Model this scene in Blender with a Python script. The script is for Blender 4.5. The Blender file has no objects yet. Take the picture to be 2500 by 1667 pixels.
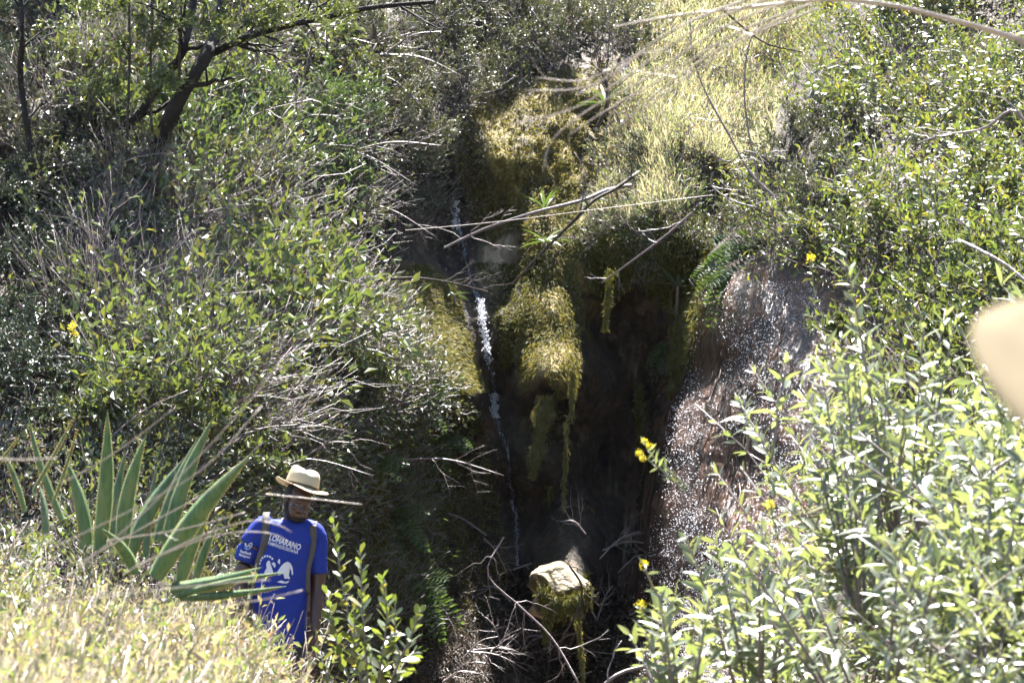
import bpy, bmesh, math, random
import numpy as np
from mathutils import Vector, Matrix, Quaternion

# ------------------------------------------------------------------ camera, sky, sun, exposure
sc = bpy.context.scene
COL = sc.collection
R = math.radians
CAM = np.array((0.0, 0.0, 1.6)); PITCH = R(3.0); HFOV = R(22.0)
FPX = 1250 / math.tan(HFOV / 2)
cam = bpy.data.objects.new('camera', bpy.data.cameras.new('camera')); COL.objects.link(cam)
cam.location = CAM; cam.rotation_euler = (R(90) + PITCH, 0, 0)
cam.data.sensor_width = 22.3; cam.data.angle = HFOV
cam.data.clip_start = 0.05; cam.data.clip_end = 2000
cam.data.dof.use_dof = True; cam.data.dof.focus_distance = 21.0; cam.data.dof.aperture_fstop = 4.8
sc.camera = cam
SUN_EL, SUN_AZ = R(58), R(7)           # the sun stands high behind the ravine
SDIR = Vector((math.sin(SUN_AZ) * math.cos(SUN_EL), math.cos(SUN_AZ) * math.cos(SUN_EL), math.sin(SUN_EL)))
w = bpy.data.worlds.new('World'); sc.world = w; w.use_nodes = True
nt = w.node_tree; nt.nodes.clear()
sky = nt.nodes.new('ShaderNodeTexSky'); sky.sky_type = 'NISHITA'; sky.sun_disc = False
sky.sun_elevation = SUN_EL; sky.sun_rotation = SUN_AZ
bgn = nt.nodes.new('ShaderNodeBackground'); bgn.inputs[1].default_value = 0.05
wo = nt.nodes.new('ShaderNodeOutputWorld')
nt.links.new(sky.outputs[0], bgn.inputs[0]); nt.links.new(bgn.outputs[0], wo.inputs[0])
sun = bpy.data.objects.new('sun', bpy.data.lights.new('sun', 'SUN')); COL.objects.link(sun)
sun.data.energy = 5.0; sun.data.angle = R(0.53); sun.data.color = (1.0, 0.955, 0.91)
sun.rotation_euler = SDIR.to_track_quat('Z', 'Y').to_euler()
sc.view_settings.view_transform = 'Standard'; sc.view_settings.look = 'None'
sc.view_settings.exposure = 2.85; sc.view_settings.gamma = 1.0; sc.view_settings.use_curve_mapping = False
sc.render.engine = 'CYCLES'
sc.cycles.max_bounces = 4; sc.cycles.diffuse_bounces = 2; sc.cycles.glossy_bounces = 2
sc.cycles.transmission_bounces = 4; sc.cycles.transparent_max_bounces = 6
sc.cycles.sample_clamp_indirect = 4.0; sc.cycles.caustics_reflective = False; sc.cycles.caustics_refractive = False
sc.cycles.use_denoising = True; sc.cycles.use_adaptive_sampling = True; sc.cycles.adaptive_threshold = 0.03

rng = np.random.default_rng(7)
random.seed(7)

# ------------------------------------------------------------------ small maths helpers
def P(px, py, y):
    """photo pixel (2500 x 1667) at depth y -> world point"""
    u = (np.asarray(px, float) - 1250) / FPX; v = -(np.asarray(py, float) - 833.5) / FPX
    dy = math.cos(PITCH) - v * math.sin(PITCH); dz = math.sin(PITCH) + v * math.cos(PITCH)
    y = np.asarray(y, float); t = y / dy
    return np.stack(np.broadcast_arrays(u * t, y, CAM[2] + dz * t), -1)
def to_px(p):
    d = np.asarray(p, float) - CAM
    f = d[..., 1] * math.cos(PITCH) + d[..., 2] * math.sin(PITCH)
    up = -d[..., 1] * math.sin(PITCH) + d[..., 2] * math.cos(PITCH)
    return 1250 + d[..., 0] / f * FPX, 833.5 - up / f * FPX
def nrmz(a):
    return a / np.maximum(np.linalg.norm(a, axis=-1, keepdims=True), 1e-9)
def vnoise(x, z, seed):
    g = np.random.default_rng(seed).random((64, 64))
    xi = np.floor(x).astype(int); zi = np.floor(z).astype(int)
    fx = x - xi; fz = z - zi; fx = fx * fx * (3 - 2 * fx); fz = fz * fz * (3 - 2 * fz)
    a = g[xi % 64, zi % 64]; b = g[(xi + 1) % 64, zi % 64]; c = g[xi % 64, (zi + 1) % 64]; d = g[(xi + 1) % 64, (zi + 1) % 64]
    return (a * (1 - fx) + b * fx) * (1 - fz) + (c * (1 - fx) + d * fx) * fz - 0.5
def fbm(x, z, sx, sz, octv, seed):
    o = 0; a = 1.0
    for k in range(octv):
        o = o + a * vnoise(x * sx * 2 ** k + 17.3 * k, z * sz * 2 ** k + 9.1 * k, seed + k); a *= 0.5
    return o
def ridge(x, z, sx, sz, octv, seed):
    o = 0; a = 1.0
    for k in range(octv):
        o = o + a * (.25 - np.abs(vnoise(x * sx * 2 ** k + 5.7 * k + .3 * z, z * sz * 2 ** k + 3.1 * k, seed + k))); a *= .55
    return o
def in_poly(px, py, poly):
    n = len(poly); ins = np.zeros(np.shape(px), bool)
    for i in range(n):
        x1, y1 = poly[i]; x2, y2 = poly[(i + 1) % n]
        if y1 == y2: continue
        c = ((y1 > py) != (y2 > py)) & (px < (x2 - x1) * (py - y1) / (y2 - y1) + x1)
        ins ^= c
    return ins
def sample_poly(poly, n, rg=rng):
    xs = [p[0] for p in poly]; ys = [p[1] for p in poly]; out = np.zeros((0, 2))
    while len(out) < n:
        q = np.stack([rg.uniform(min(xs), max(xs), 2 * n), rg.uniform(min(ys), max(ys), 2 * n)], -1)
        out = np.concatenate([out, q[in_poly(q[:, 0], q[:, 1], poly)]])
    return out[:n, 0], out[:n, 1]

# ------------------------------------------------------------------ mesh helpers
def make_mesh(name, verts, faces, smooth=False, mat=None):
    """faces: list of int arrays (n,k), k may differ between arrays"""
    me = bpy.data.meshes.new(name)
    verts = np.asarray(verts, np.float32)
    me.vertices.add(len(verts)); me.vertices.foreach_set('co', verts.ravel())
    faces = [np.asarray(f, np.int32) for f in faces if len(f)]
    loops = np.concatenate([f.ravel() for f in faces]); sizes = np.concatenate([np.full(len(f), f.shape[1]) for f in faces])
    me.loops.add(len(loops)); me.loops.foreach_set('vertex_index', loops)
    me.polygons.add(len(sizes)); me.polygons.foreach_set('loop_start', np.concatenate([[0], np.cumsum(sizes)[:-1]]).astype(np.int32))
    me.polygons.foreach_set('use_smooth', np.full(len(sizes), smooth))
    me.update(calc_edges=True)
    if mat: me.materials.append(mat)
    return me
def obj(name, me, parent=None, loc=None):
    o = bpy.data.objects.new(name, me); COL.objects.link(o)
    if parent: o.parent = parent
    if loc is not None: o.location = loc
    return o
def tag(o, label=None, cat=None, group=None, kind=None):
    if label: o['label'] = label
    if cat: o['category'] = cat
    if group: o['group'] = group
    if kind: o['kind'] = kind
    return o
def empty(name, loc=(0, 0, 0)):
    o = bpy.data.objects.new(name, None); COL.objects.link(o); o.location = loc; o.empty_display_size = 0.1
    return o
def copy_tree(root):
    c = root.copy(); COL.objects.link(c)
    for ch in root.children:
        d = ch.copy(); COL.objects.link(d); d.parent = c
        for g in ch.children:
            e = g.copy(); COL.objects.link(e); e.parent = d
    return c

LM = [('the leaning black trunk', 450, 230), ('the bent brown trunk', 300, 310), ('the upright corner trunk', 50, 150), ('the hanging nest', 915, 85), ('the agave tips', 330, 1050), ('the small agave', 100, 1080), ('the straw hat', 735, 1150), ('the left shoulder in blue', 610, 1270), ('the moss streaks', 1060, 800), ('the top of the fall', 1110, 480), ('the golden moss', 1330, 300), ('the grassy slope', 1700, 200), ('the dark cave', 1800, 420), ('the wet rock top', 1850, 680), ('the yellow bank flowers', 1980, 630), ('the blurred hat', 2430, 880), ('the overhanging branch', 2250, 30), ('the grey forked branch', 2400, 310), ('the thick pale stick', 2440, 640), ('the dripping rock', 1750, 1150), ('the low yellow flowers', 1570, 1430), ('the hollow-side yellow flowers', 1570, 1090), ('the pale stone', 1380, 1430), ('the twig heap', 1250, 1500), ('the hillside yellow flowers', 180, 800), ('the dark branch end', 1180, 700), ('the bottom right corner', 2500, 1667), ('the top left corner', 0, 0), ('the top right corner', 2500, 0), ('the mossy brink', 1600, 600), ('the pale lying branch', 1600, 1630), ('the round-leaved sapling', 900, 1500)]
LMU = {}
ORD = ['', 'second ', 'third ', 'fourth ', 'fifth ', 'sixth ', 'seventh ', 'eighth ', 'ninth ', 'tenth ', 'eleventh ', 'twelfth ']
def where(short, x, y):
    """a label that singles one plant out by the nearest landmark"""
    x = min(max(x, 5), 2495); y = min(max(y, 5), 1662)
    nm, a, b = min(LM, key=lambda l: (l[1] - x) ** 2 + (l[2] - y) ** 2); dx, dy = x - a, y - b
    an = math.degrees(math.atan2(-dy, dx)) % 360
    d = ['right of', 'up and right from', 'above', 'up and left from', 'left of', 'down and left from', 'below', 'down and right from'][int((an + 22.5) // 45) % 8]
    k = (short, d, nm); n = LMU[k] = LMU.get(k, 0) + 1
    return f'{short}, {ORD[min(n, 12) - 1]}one {d} {nm}' if n > 1 else f'{short} {d} {nm}'
class Leaves:
    """arrays of leaves: base, direction, normal, length, width"""
    def __init__(s): s.b, s.d, s.n, s.L, s.W = [], [], [], [], []
    def add(s, b, d, n, L, W):
        s.b.append(b); s.d.append(d); s.n.append(n); s.L.append(L); s.W.append(W)
    def cat(s):
        b, d, n = (np.concatenate(a) for a in (s.b, s.d, s.n)); L = np.concatenate(s.L); W = np.concatenate(s.W)
        d = nrmz(d); n = nrmz(n - d * np.sum(n * d, -1, keepdims=True))
        return b, d, n, L, W
def leaf_geo(b, d, n, L, W, kind='rhomb', fold=0.25, curl=0.15):
    N = len(b); L = L[:, None]; W = W[:, None]; sd = np.cross(d, n)
    if kind == 'rhomb':
        m = b + d * L * 0.5 - n * curl * L * 0.25
        v = np.stack([b, m + sd * W * 0.5 + n * W * fold, b + d * L - n * curl * L, m - sd * W * 0.5 + n * W * fold], 1)
        i = np.arange(N)[:, None] * 4
        return v.reshape(-1, 3), [np.concatenate([i + (0, 2, 1), i + (0, 3, 2)])]
    if kind == 'blade':       # grass blade: three points to a tip
        v = np.stack([b - sd * W * .5, b + sd * W * .5, b + d * L * .55 + sd * W * .4 - n * curl * L * .25,
                      b + d * L * .55 - sd * W * .4 - n * curl * L * .25, b + d * L - n * curl * L], 1)
        i = np.arange(N)[:, None] * 5
        return v.reshape(-1, 3), [i + (0, 1, 2, 3), i + (3, 2, 4)]
    st = np.array([0, .18, .42, .72, 1.0]); hw = {'lens': [.05, .72, 1.0, .7, 0], 'obov': [.05, .45, .85, 1.0, 0]}[kind]
    v = []
    for t in st: v.append(b + d * L * t - n * curl * L * t * t)
    for k in (1, 2, 3):
        c = v[k] + n * W * fold * hw[k] * .5
        v.append(c + sd * W * .5 * hw[k]); v.append(c - sd * W * .5 * hw[k])
    v = np.stack(v, 1); i = np.arange(N)[:, None] * 11
    q = np.concatenate([i + (1, 2, 7, 5), i + (2, 3, 9, 7), i + (2, 1, 6, 8), i + (3, 2, 8, 10)])
    t = np.concatenate([i + (0, 1, 5), i + (3, 4, 9), i + (1, 0, 6), i + (4, 3, 10)])
    return v.reshape(-1, 3), [q, t]
def tube_geo(pts, rad, sides=4):
    """pts (N,K,3), rad (N,K)"""
    pts = np.asarray(pts, float); rad = np.asarray(rad, float)
    N, K, _ = pts.shape
    tan = np.gradient(pts, axis=1); tan = nrmz(tan)
    ref = np.where(np.abs(tan[..., 2:3]) > .9, np.array((1., 0, 0)), np.array((0, 0, 1.)))
    s1 = nrmz(np.cross(tan, ref)); s2 = np.cross(tan, s1)
    a = np.arange(sides) * 2 * np.pi / sides
    ring = pts[:, :, None] + rad[..., None, None] * (np.cos(a)[:, None] * s1[:, :, None] + np.sin(a)[:, None] * s2[:, :, None])
    v = ring.reshape(-1, 3); f = []
    base = (np.arange(N)[:, None] * K + np.arange(K - 1)[None]).reshape(-1, 1) * sides
    for k in range(sides):
        k2 = (k + 1) % sides
        f.append(np.concatenate([base + k, base + k2, base + k2 + sides, base + k + sides], 1))
    endc = (np.arange(N) * K + K - 1)[:, None] * sides + np.arange(sides)[None]
    return v, [np.concatenate(f), endc]
def merge(*geos):
    V, F, o = [], [], 0
    for v, fs in geos:
        V.append(v); F += [np.asarray(f) + o for f in fs]; o += len(v)
    return np.concatenate(V), F
def smooth_path(pts, n):
    """Catmull-Rom through pts -> n points"""
    p = np.asarray(pts, float); p = np.concatenate([[2 * p[0] - p[1]], p, [2 * p[-1] - p[-2]]])
    t = np.linspace(0, len(p) - 3 - 1e-6, n); i = np.floor(t).astype(int); f = (t - i)[:, None]
    a, b, c, d = p[i], p[i + 1], p[i + 2], p[i + 3]
    return .5 * (2 * b + (c - a) * f + (2 * a - 5 * b + 4 * c - d) * f * f + (3 * b - a - 3 * c + d) * f ** 3)

# ------------------------------------------------------------------ materials
def new_mat(name):
    m = bpy.data.materials.new(name); m.use_nodes = True
    n = m.node_tree.nodes; n.clear(); o = n.new('ShaderNodeOutputMaterial')
    return m, n, m.node_tree.links, o
def ramp_node(n, stops):
    r = n.new('ShaderNodeValToRGB'); e = r.color_ramp.elements
    while len(e) < len(stops): e.new(0.5)
    for i, (p, c) in enumerate(stops): e[i].position = p; e[i].color = (*c, 1)
    return r
def leaf_mat(name, stops, trans=0.45, tcol=(1.35, 1.25, 0.45), rough=0.34, spec=0.5, back=None):
    """stops: colours picked at random per leaf; light also comes through the blade"""
    m, n, l, o = new_mat(name)
    g = n.new('ShaderNodeNewGeometry'); oi = n.new('ShaderNodeObjectInfo')
    ad = n.new('ShaderNodeMath'); ad.operation = 'ADD'; fr = n.new('ShaderNodeMath'); fr.operation = 'FRACT'
    l.new(g.outputs['Random Per Island'], ad.inputs[0]); l.new(oi.outputs['Random'], ad.inputs[1]); l.new(ad.outputs[0], fr.inputs[0])
    r = ramp_node(n, stops); l.new(fr.outputs[0], r.inputs[0])
    b = n.new('ShaderNodeBsdfPrincipled'); b.inputs['Roughness'].default_value = rough; b.inputs['Specular IOR Level'].default_value = spec
    l.new(r.outputs[0], b.inputs['Base Color'])
    mc = n.new('ShaderNodeMix'); mc.data_type = 'RGBA'; mc.blend_type = 'MULTIPLY'; mc.inputs[0].default_value = 1
    l.new(r.outputs[0], mc.inputs[6]); mc.inputs[7].default_value = (*tcol, 1)
    t = n.new('ShaderNodeBsdfTranslucent'); l.new(mc.outputs[2], t.inputs[0])
    mx = n.new('ShaderNodeMixShader'); mx.inputs[0].default_value = trans
    l.new(b.outputs[0], mx.inputs[1]); l.new(t.outputs[0], mx.inputs[2]); l.new(mx.outputs[0], o.inputs[0])
    return m
def noise_mat(name, stops, scale=8, rough=0.8, bump=0.3, bscale=40, spec=0.3, stretch=(1, 1, 1), detail=6, rough_stops=None, trans=0, dist=0.02):
    m, n, l, o = new_mat(name)
    tc = n.new('ShaderNodeTexCoord'); mp = n.new('ShaderNodeMapping'); mp.inputs['Scale'].default_value = stretch
    l.new(tc.outputs['Object'], mp.inputs[0])
    nz = n.new('ShaderNodeTexNoise'); nz.inputs['Scale'].default_value = scale; nz.inputs['Detail'].default_value = detail
    l.new(mp.outputs[0], nz.inputs['Vector'])
    r = ramp_node(n, stops); l.new(nz.outputs[0], r.inputs[0])
    b = n.new('ShaderNodeBsdfPrincipled'); b.inputs['Roughness'].default_value = rough; b.inputs['Specular IOR Level'].default_value = spec
    l.new(r.outputs[0], b.inputs['Base Color'])
    nb = n.new('ShaderNodeTexNoise'); nb.inputs['Scale'].default_value = bscale; nb.inputs['Detail'].default_value = 4
    l.new(mp.outputs[0], nb.inputs['Vector'])
    bp = n.new('ShaderNodeBump'); bp.inputs['Strength'].default_value = bump; bp.inputs['Distance'].default_value = dist
    l.new(nb.outputs[0], bp.inputs['Height']); l.new(bp.outputs[0], b.inputs['Normal'])
    if trans:
        t = n.new('ShaderNodeBsdfTranslucent'); l.new(r.outputs[0], t.inputs[0])
        mx = n.new('ShaderNodeMixShader'); mx.inputs[0].default_value = trans
        l.new(b.outputs[0], mx.inputs[1]); l.new(t.outputs[0], mx.inputs[2]); l.new(mx.outputs[0], o.inputs[0])
    else: l.new(b.outputs[0], o.inputs[0])
    return m
G = lambda *s: [(i / max(1, len(s) - 1), c) for i, c in enumerate(s)]
M = {}
M['small'] = leaf_mat('small_leaf', G((.045, .062, .034), (.065, .085, .045), (.085, .10, .055), (.05, .06, .04), (.08, .07, .05)), rough=.46, spec=1.0, trans=.28)
M['broad'] = leaf_mat('broad_leaf', G((.045, .07, .026), (.08, .115, .038), (.10, .13, .045), (.055, .075, .032), (.12, .12, .045)), trans=.34, rough=.46, spec=1.0, tcol=(1.5, 1.4, .6))
M['dark'] = leaf_mat('shade_painted_leaf', G((.02, .035, .02), (.03, .05, .025), (.035, .055, .03)), trans=.15, rough=.42, spec=.9)  # leaf colour darkened in place of shade over the left hillside
M['lance'] = leaf_mat('lance_leaf', G((.06, .10, .045), (.08, .13, .06), (.07, .12, .04)), rough=.46, spec=1.0, trans=.3)
M['silver'] = leaf_mat('silver_leaf', G((.10, .13, .085), (.17, .20, .14), (.13, .17, .085), (.20, .22, .15), (.08, .10, .055)), rough=.36, spec=1.0, trans=.36, tcol=(1.6, 1.55, .65))
M['glossy'] = leaf_mat('glossy_leaf', G((.055, .085, .038), (.085, .12, .045), (.11, .14, .05), (.07, .085, .045), (.16, .15, .05)), rough=.40, spec=1.0, trans=.38, tcol=(1.7, 1.6, .5))
M['fern'] = leaf_mat('fern_leaf', G((.05, .09, .03), (.07, .12, .04)), trans=.4)
M['drygrass'] = leaf_mat('dry_grass', G((.34, .27, .20), (.40, .325, .26), (.24, .25, .12), (.43, .37, .31), (.28, .19, .15)), trans=.45, tcol=(1.05, 1.04, .88), rough=.4)
M['grass'] = leaf_mat('green_grass', G((.17, .22, .11), (.25, .28, .15), (.35, .33, .24), (.44, .39, .31), (.29, .24, .19)), trans=.5, tcol=(1.12, 1.1, .78), rough=.4, spec=.6)
M['herb'] = leaf_mat('herb_leaf', G((.11, .16, .05), (.28, .23, .18), (.14, .20, .06), (.32, .25, .21), (.15, .20, .06), (.24, .16, .13), (.19, .22, .08)), trans=.42, tcol=(1.15, 1.18, .65), rough=.27, spec=.9)
M['moss'] = leaf_mat('gold_moss', G((.13, .13, .05), (.18, .175, .065), (.11, .13, .045), (.16, .125, .06)), trans=.4, tcol=(1.25, 1.1, .6), rough=.7, spec=.2)
M['mossgreen'] = leaf_mat('green_moss', G((.08, .095, .02), (.12, .125, .03), (.10, .085, .03)), trans=.35, tcol=(1.2, 1.1, .6), rough=.7, spec=.2)
M['root'] = leaf_mat('red_root', G((.08, .038, .022), (.13, .06, .032), (.06, .035, .027)), trans=.2, tcol=(1, 1, 1), rough=.5)
M['litter'] = leaf_mat('litter', G((.05, .038, .026), (.08, .06, .042), (.035, .027, .02)), trans=.15, tcol=(1, 1, 1), rough=.6)
M['flower'] = leaf_mat('yellow_petal', G((.72, .58, .02), (.78, .64, .03)), trans=.4, tcol=(1, 1, 1), rough=.6)
M['bark'] = noise_mat('bark', G((.02, .016, .013), (.07, .055, .042), (.035, .028, .022)), scale=12, stretch=(3, 3, 1), bump=.8, bscale=30)
M['blackbark'] = noise_mat('black_bark', G((.006, .005, .005), (.022, .018, .016), (.012, .010, .009)), scale=12, stretch=(3, 3, 1), bump=.8, bscale=30)
M['twig'] = noise_mat('twig', G((.09, .072, .072), (.21, .17, .168), (.14, .113, .112)), scale=15, rough=.5, bump=.4, spec=.5)
M['stalk'] = noise_mat('dry_stalk', G((.36, .30, .25), (.52, .45, .38)), scale=20, rough=.4, bump=.2, spec=.5, trans=.25)
M['soil'] = noise_mat('soil', G((.035, .028, .02), (.09, .07, .045), (.05, .045, .025)), scale=5, bump=.8, bscale=25, dist=.05)

# ------------------------------------------------------------------ the ravine: one cliff sheet y = D(x, z)
def tps_fit(ctrl):
    c = np.array(ctrl, float); w3 = P(c[:, 0], c[:, 1], c[:, 2]); q = w3[:, [0, 2]]; n = len(q)
    d = np.linalg.norm(q[:, None] - q[None], axis=-1)
    A = np.zeros((n + 3, n + 3)); A[:n, :n] = d ** 2 * np.log(d + 1e-9) + np.eye(n) * .02
    A[:n, n] = 1; A[:n, n + 1:] = q; A[n:, :n] = A[:n, n:].T
    return q, np.linalg.solve(A, np.concatenate([c[:, 2], [0, 0, 0]]))
def tps_eval(fit, x, z):
    q, k = fit; o = k[len(q)] + k[len(q) + 1] * x + k[len(q) + 2] * z
    for (a, b), wgt in zip(q, k):
        d = np.hypot(x - a, z - b); o = o + wgt * d * d * np.log(d + 1e-9)
    return o
BACK = tps_fit([(-700, -300, 34), (-700, 600, 25), (-700, 1500, 17), (0, -300, 33), (0, 0, 29.5), (0, 400, 26), (0, 800, 22.8), (0, 1200, 20), (0, 1600, 18),
    (500, -300, 34), (500, 0, 30.5), (500, 400, 27.2), (500, 800, 24.3), (500, 1200, 21.3), (500, 1600, 18.8), (900, -300, 35), (900, 0, 31.8), (900, 400, 29), (900, 700, 27.3), (800, 950, 24.2), (900, 960, 24.7), (920, 1150, 25.6), (900, 1350, 25.4), (880, 1650, 24.6), (760, 1150, 24.0), (740, 1400, 23.6), (720, 1650, 22.5), (600, 1150, 22.0),
    (1250, -300, 38), (1250, 0, 34.5), (1250, 250, 32), (1200, 430, 31), (1120, 500, 31.3), (1185, 700, 30.9), (1205, 950, 30.4), (1260, 1250, 30), (1270, 1450, 29.2),
    (960, 650, 29.0), (1060, 690, 29.5), (1000, 800, 27.9), (1100, 850, 28.2), (1160, 950, 28.3), (1080, 960, 27.3), (1140, 1040, 28.9), (1040, 1120, 27.6), (1180, 1250, 29.1), (1150, 1420, 28.0), (1140, 690, 30.1),
    (1290, 480, 31.0), (1290, 600, 30.4), (1350, 480, 30.8), (1350, 600, 29.9), (1345, 760, 28.8), (1350, 900, 27.6), (1340, 940, 27.5), (1265, 900, 29.3), (1345, 1000, 29.6), (1310, 1090, 28.9), (1300, 1130, 28.7), (1300, 1220, 29.8), (1380, 1270, 28.2), (1385, 1380, 26.9), (1380, 1460, 25.9), (1385, 1560, 27.0),
    (1450, 800, 30.2), (1520, 850, 30.6), (1520, 1050, 30.8), (1560, 1250, 30.5), (1450, 1200, 30.3), (1500, 1450, 29), (1460, 560, 29.4), (1580, 620, 28.9), (1640, 760, 29.6), (1700, 600, 28.6),
    (1520, 420, 30.2), (1500, 250, 31.7), (1500, 60, 34), (1650, -200, 38), (1700, 0, 35.5), (1720, 250, 32), (1650, 430, 29.8), (1760, 380, 29.8), (1800, 430, 30.3), (1790, 500, 30),
    (2000, 0, 36), (2400, 200, 34), (2300, 800, 30), (2300, 1500, 27), (1300, 1640, 27.6), (1150, 1700, 26.0), (1500, 1680, 27.6), (1250, 1900, 26), (1000, 1900, 24)])
FRONT = tps_fit([(1722, 720, 25.6), (1650, 1050, 25.4), (1600, 1300, 25.2), (1545, 1650, 24.8), (1850, 700, 24.7), (1850, 900, 23.9), (1850, 1200, 22.8), (1850, 1600, 20.8),
    (2050, 700, 23.6), (2100, 1000, 21.2), (2100, 1400, 18.8), (2100, 1700, 17), (1900, 450, 25.7), (2000, 200, 28), (2100, 0, 30), (2300, 0, 29), (2300, 400, 24.5), (2300, 700, 21.5),
    (2600, 0, 27.5), (2600, 500, 21.5), (2600, 1000, 17.5), (2600, 1600, 14.8), (2300, -300, 33), (3100, 800, 17.5), (3100, -200, 29), (3100, 1600, 13), (1800, 1900, 19)])
_e = np.array([(1500, 2100), (1520, 1900), (1545, 1667), (1570, 1450), (1600, 1250), (1625, 1100), (1640, 1000), (1700, 900), (1722, 720), (1748, 640), (1775, 560), (1830, 500), (1880, 430), (1890, 380), (1900, 250), (2000, 100), (2100, -50), (2300, -350), (2700, -900)], float)
_ew = P(_e[:, 0], _e[:, 1], 25.4)
def edge_x(z): return np.interp(z, _ew[:, 2], _ew[:, 0])
def D_exact(x, z):
    yb = tps_eval(BACK, x, z) + (.55 + .6 * np.clip((-.8 - x) / 1.2, 0, 1)) * fbm(x, z, 1.1, .75, 5, 11) + .45 * ridge(x, z, 2.2, 1.1, 5, 31)
    yf = tps_eval(FRONT, x, z) + .5 * fbm(x, z, 1.2, .8, 6, 21) + .40 * ridge(x, z, 2.6, 1.6, 5, 41)
    t = np.clip((x - edge_x(z) - .12 * fbm(0 * x + 3.3, z, 1, 1.5, 3, 51)) / .55, 0, 1)
    return yb + (yf - yb) * np.sqrt(np.clip(1 - (1 - t) ** 2, 0, 1))
def axis(lo, hi, a, b, fine, coarse):
    return np.concatenate([np.arange(a, lo, coarse), np.arange(lo, hi, fine), np.arange(hi, b + coarse, coarse)])
gx_ = axis(-6.5, 6.5, -16, 16, .03, .3); gz_ = axis(-.6, 8.2, -2.0, 15, .03, .3)
X, Z = np.meshgrid(gx_, gz_); Y = np.maximum(D_exact(X, Z), 12.0)
def D(x, z):
    i = np.clip(np.searchsorted(gx_, x) - 1, 0, len(gx_) - 2); j = np.clip(np.searchsorted(gz_, z) - 1, 0, len(gz_) - 2)
    fx = np.clip((x - gx_[i]) / (gx_[i + 1] - gx_[i]), 0, 1); fz = np.clip((z - gz_[j]) / (gz_[j + 1] - gz_[j]), 0, 1)
    return (Y[j, i] * (1 - fx) + Y[j, i + 1] * fx) * (1 - fz) + (Y[j + 1, i] * (1 - fx) + Y[j + 1, i + 1] * fx) * fz
def surf(px, py):
    """where the line of sight through a photo pixel meets the sheet; its normal"""
    px = np.asarray(px, float); py = np.asarray(py, float)
    lo = np.full(px.shape, 12.0); prev = lo.copy(); hit = np.full(px.shape, 40.0); done = np.zeros(px.shape, bool)
    for y in np.arange(12, 42, .4):
        p = P(px, py, y); below = (p[..., 1] >= D(p[..., 0], p[..., 2])) & ~done
        hit = np.where(below, y, hit); done |= below
        if done.all(): break
    a, b = hit - .4, hit.copy()
    for _ in range(6):
        m = (a + b) / 2; p = P(px, py, m); ins = p[..., 1] >= D(p[..., 0], p[..., 2])
        b = np.where(ins, m, b); a = np.where(ins, a, m)
    p = P(px, py, b); x, z = p[..., 0], p[..., 2]; e = .06
    gx = (D(x + e, z) - D(x - e, z)) / (2 * e); gz = (D(x, z + e) - D(x, z - e)) / (2 * e)
    return p, nrmz(np.stack([gx, -np.ones_like(gx), gz], -1))
nz_, nx_ = X.shape; idx = np.arange(nz_ * nx_).reshape(nz_, nx_)
cf = np.stack([idx[:-1, :-1], idx[:-1, 1:], idx[1:, 1:], idx[1:, :-1]], -1).reshape(-1, 4)
cv = np.stack([X, Y, Z], -1).reshape(-1, 3)
cpx, cpy = to_px(cv)
WETP = [(1722, 640), (1850, 640), (2080, 680), (2150, 900), (2000, 1200), (1900, 1900), (1400, 1900), (1500, 1400), (1560, 1000)]
def soft(poly, wid=30):
    o = 0
    for dx, dy in ((0, 0), (1, 0), (-1, 0), (0, 1), (0, -1), (.7, .7), (-.7, .7), (.7, -.7), (-.7, -.7)):
        o = o + in_poly(cpx + dx * wid, cpy + dy * wid, poly)
    return o / 9.0
wet = soft(WETP) * (cv[:, 0] > edge_x(cv[:, 2]) - .1)
PALE = [[(1180, 600), (1260, 560), (1250, 640), (1200, 720), (1170, 690)], [(1255, 930), (1320, 840), (1330, 900), (1280, 960)]]
pale = sum(soft(p, 14) for p in PALE)
mossm = np.clip(sum(soft(p, 30) for p in ([(950, 660), (1130, 690), (1180, 960), (1080, 960)], [(1180, 200), (1560, 180), (1520, 480), (1420, 960), (1300, 950), (1280, 620), (1180, 560)])), 0, 1)
cliff_me = make_mesh('cliff', cv, [cf], True)
for nm, arr in (('wet', wet), ('pale', np.clip(pale, 0, 1)), ('moss', mossm)):
    at = cliff_me.attributes.new(nm, 'FLOAT', 'POINT'); at.data.foreach_set('value', arr.astype(np.float32))
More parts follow.
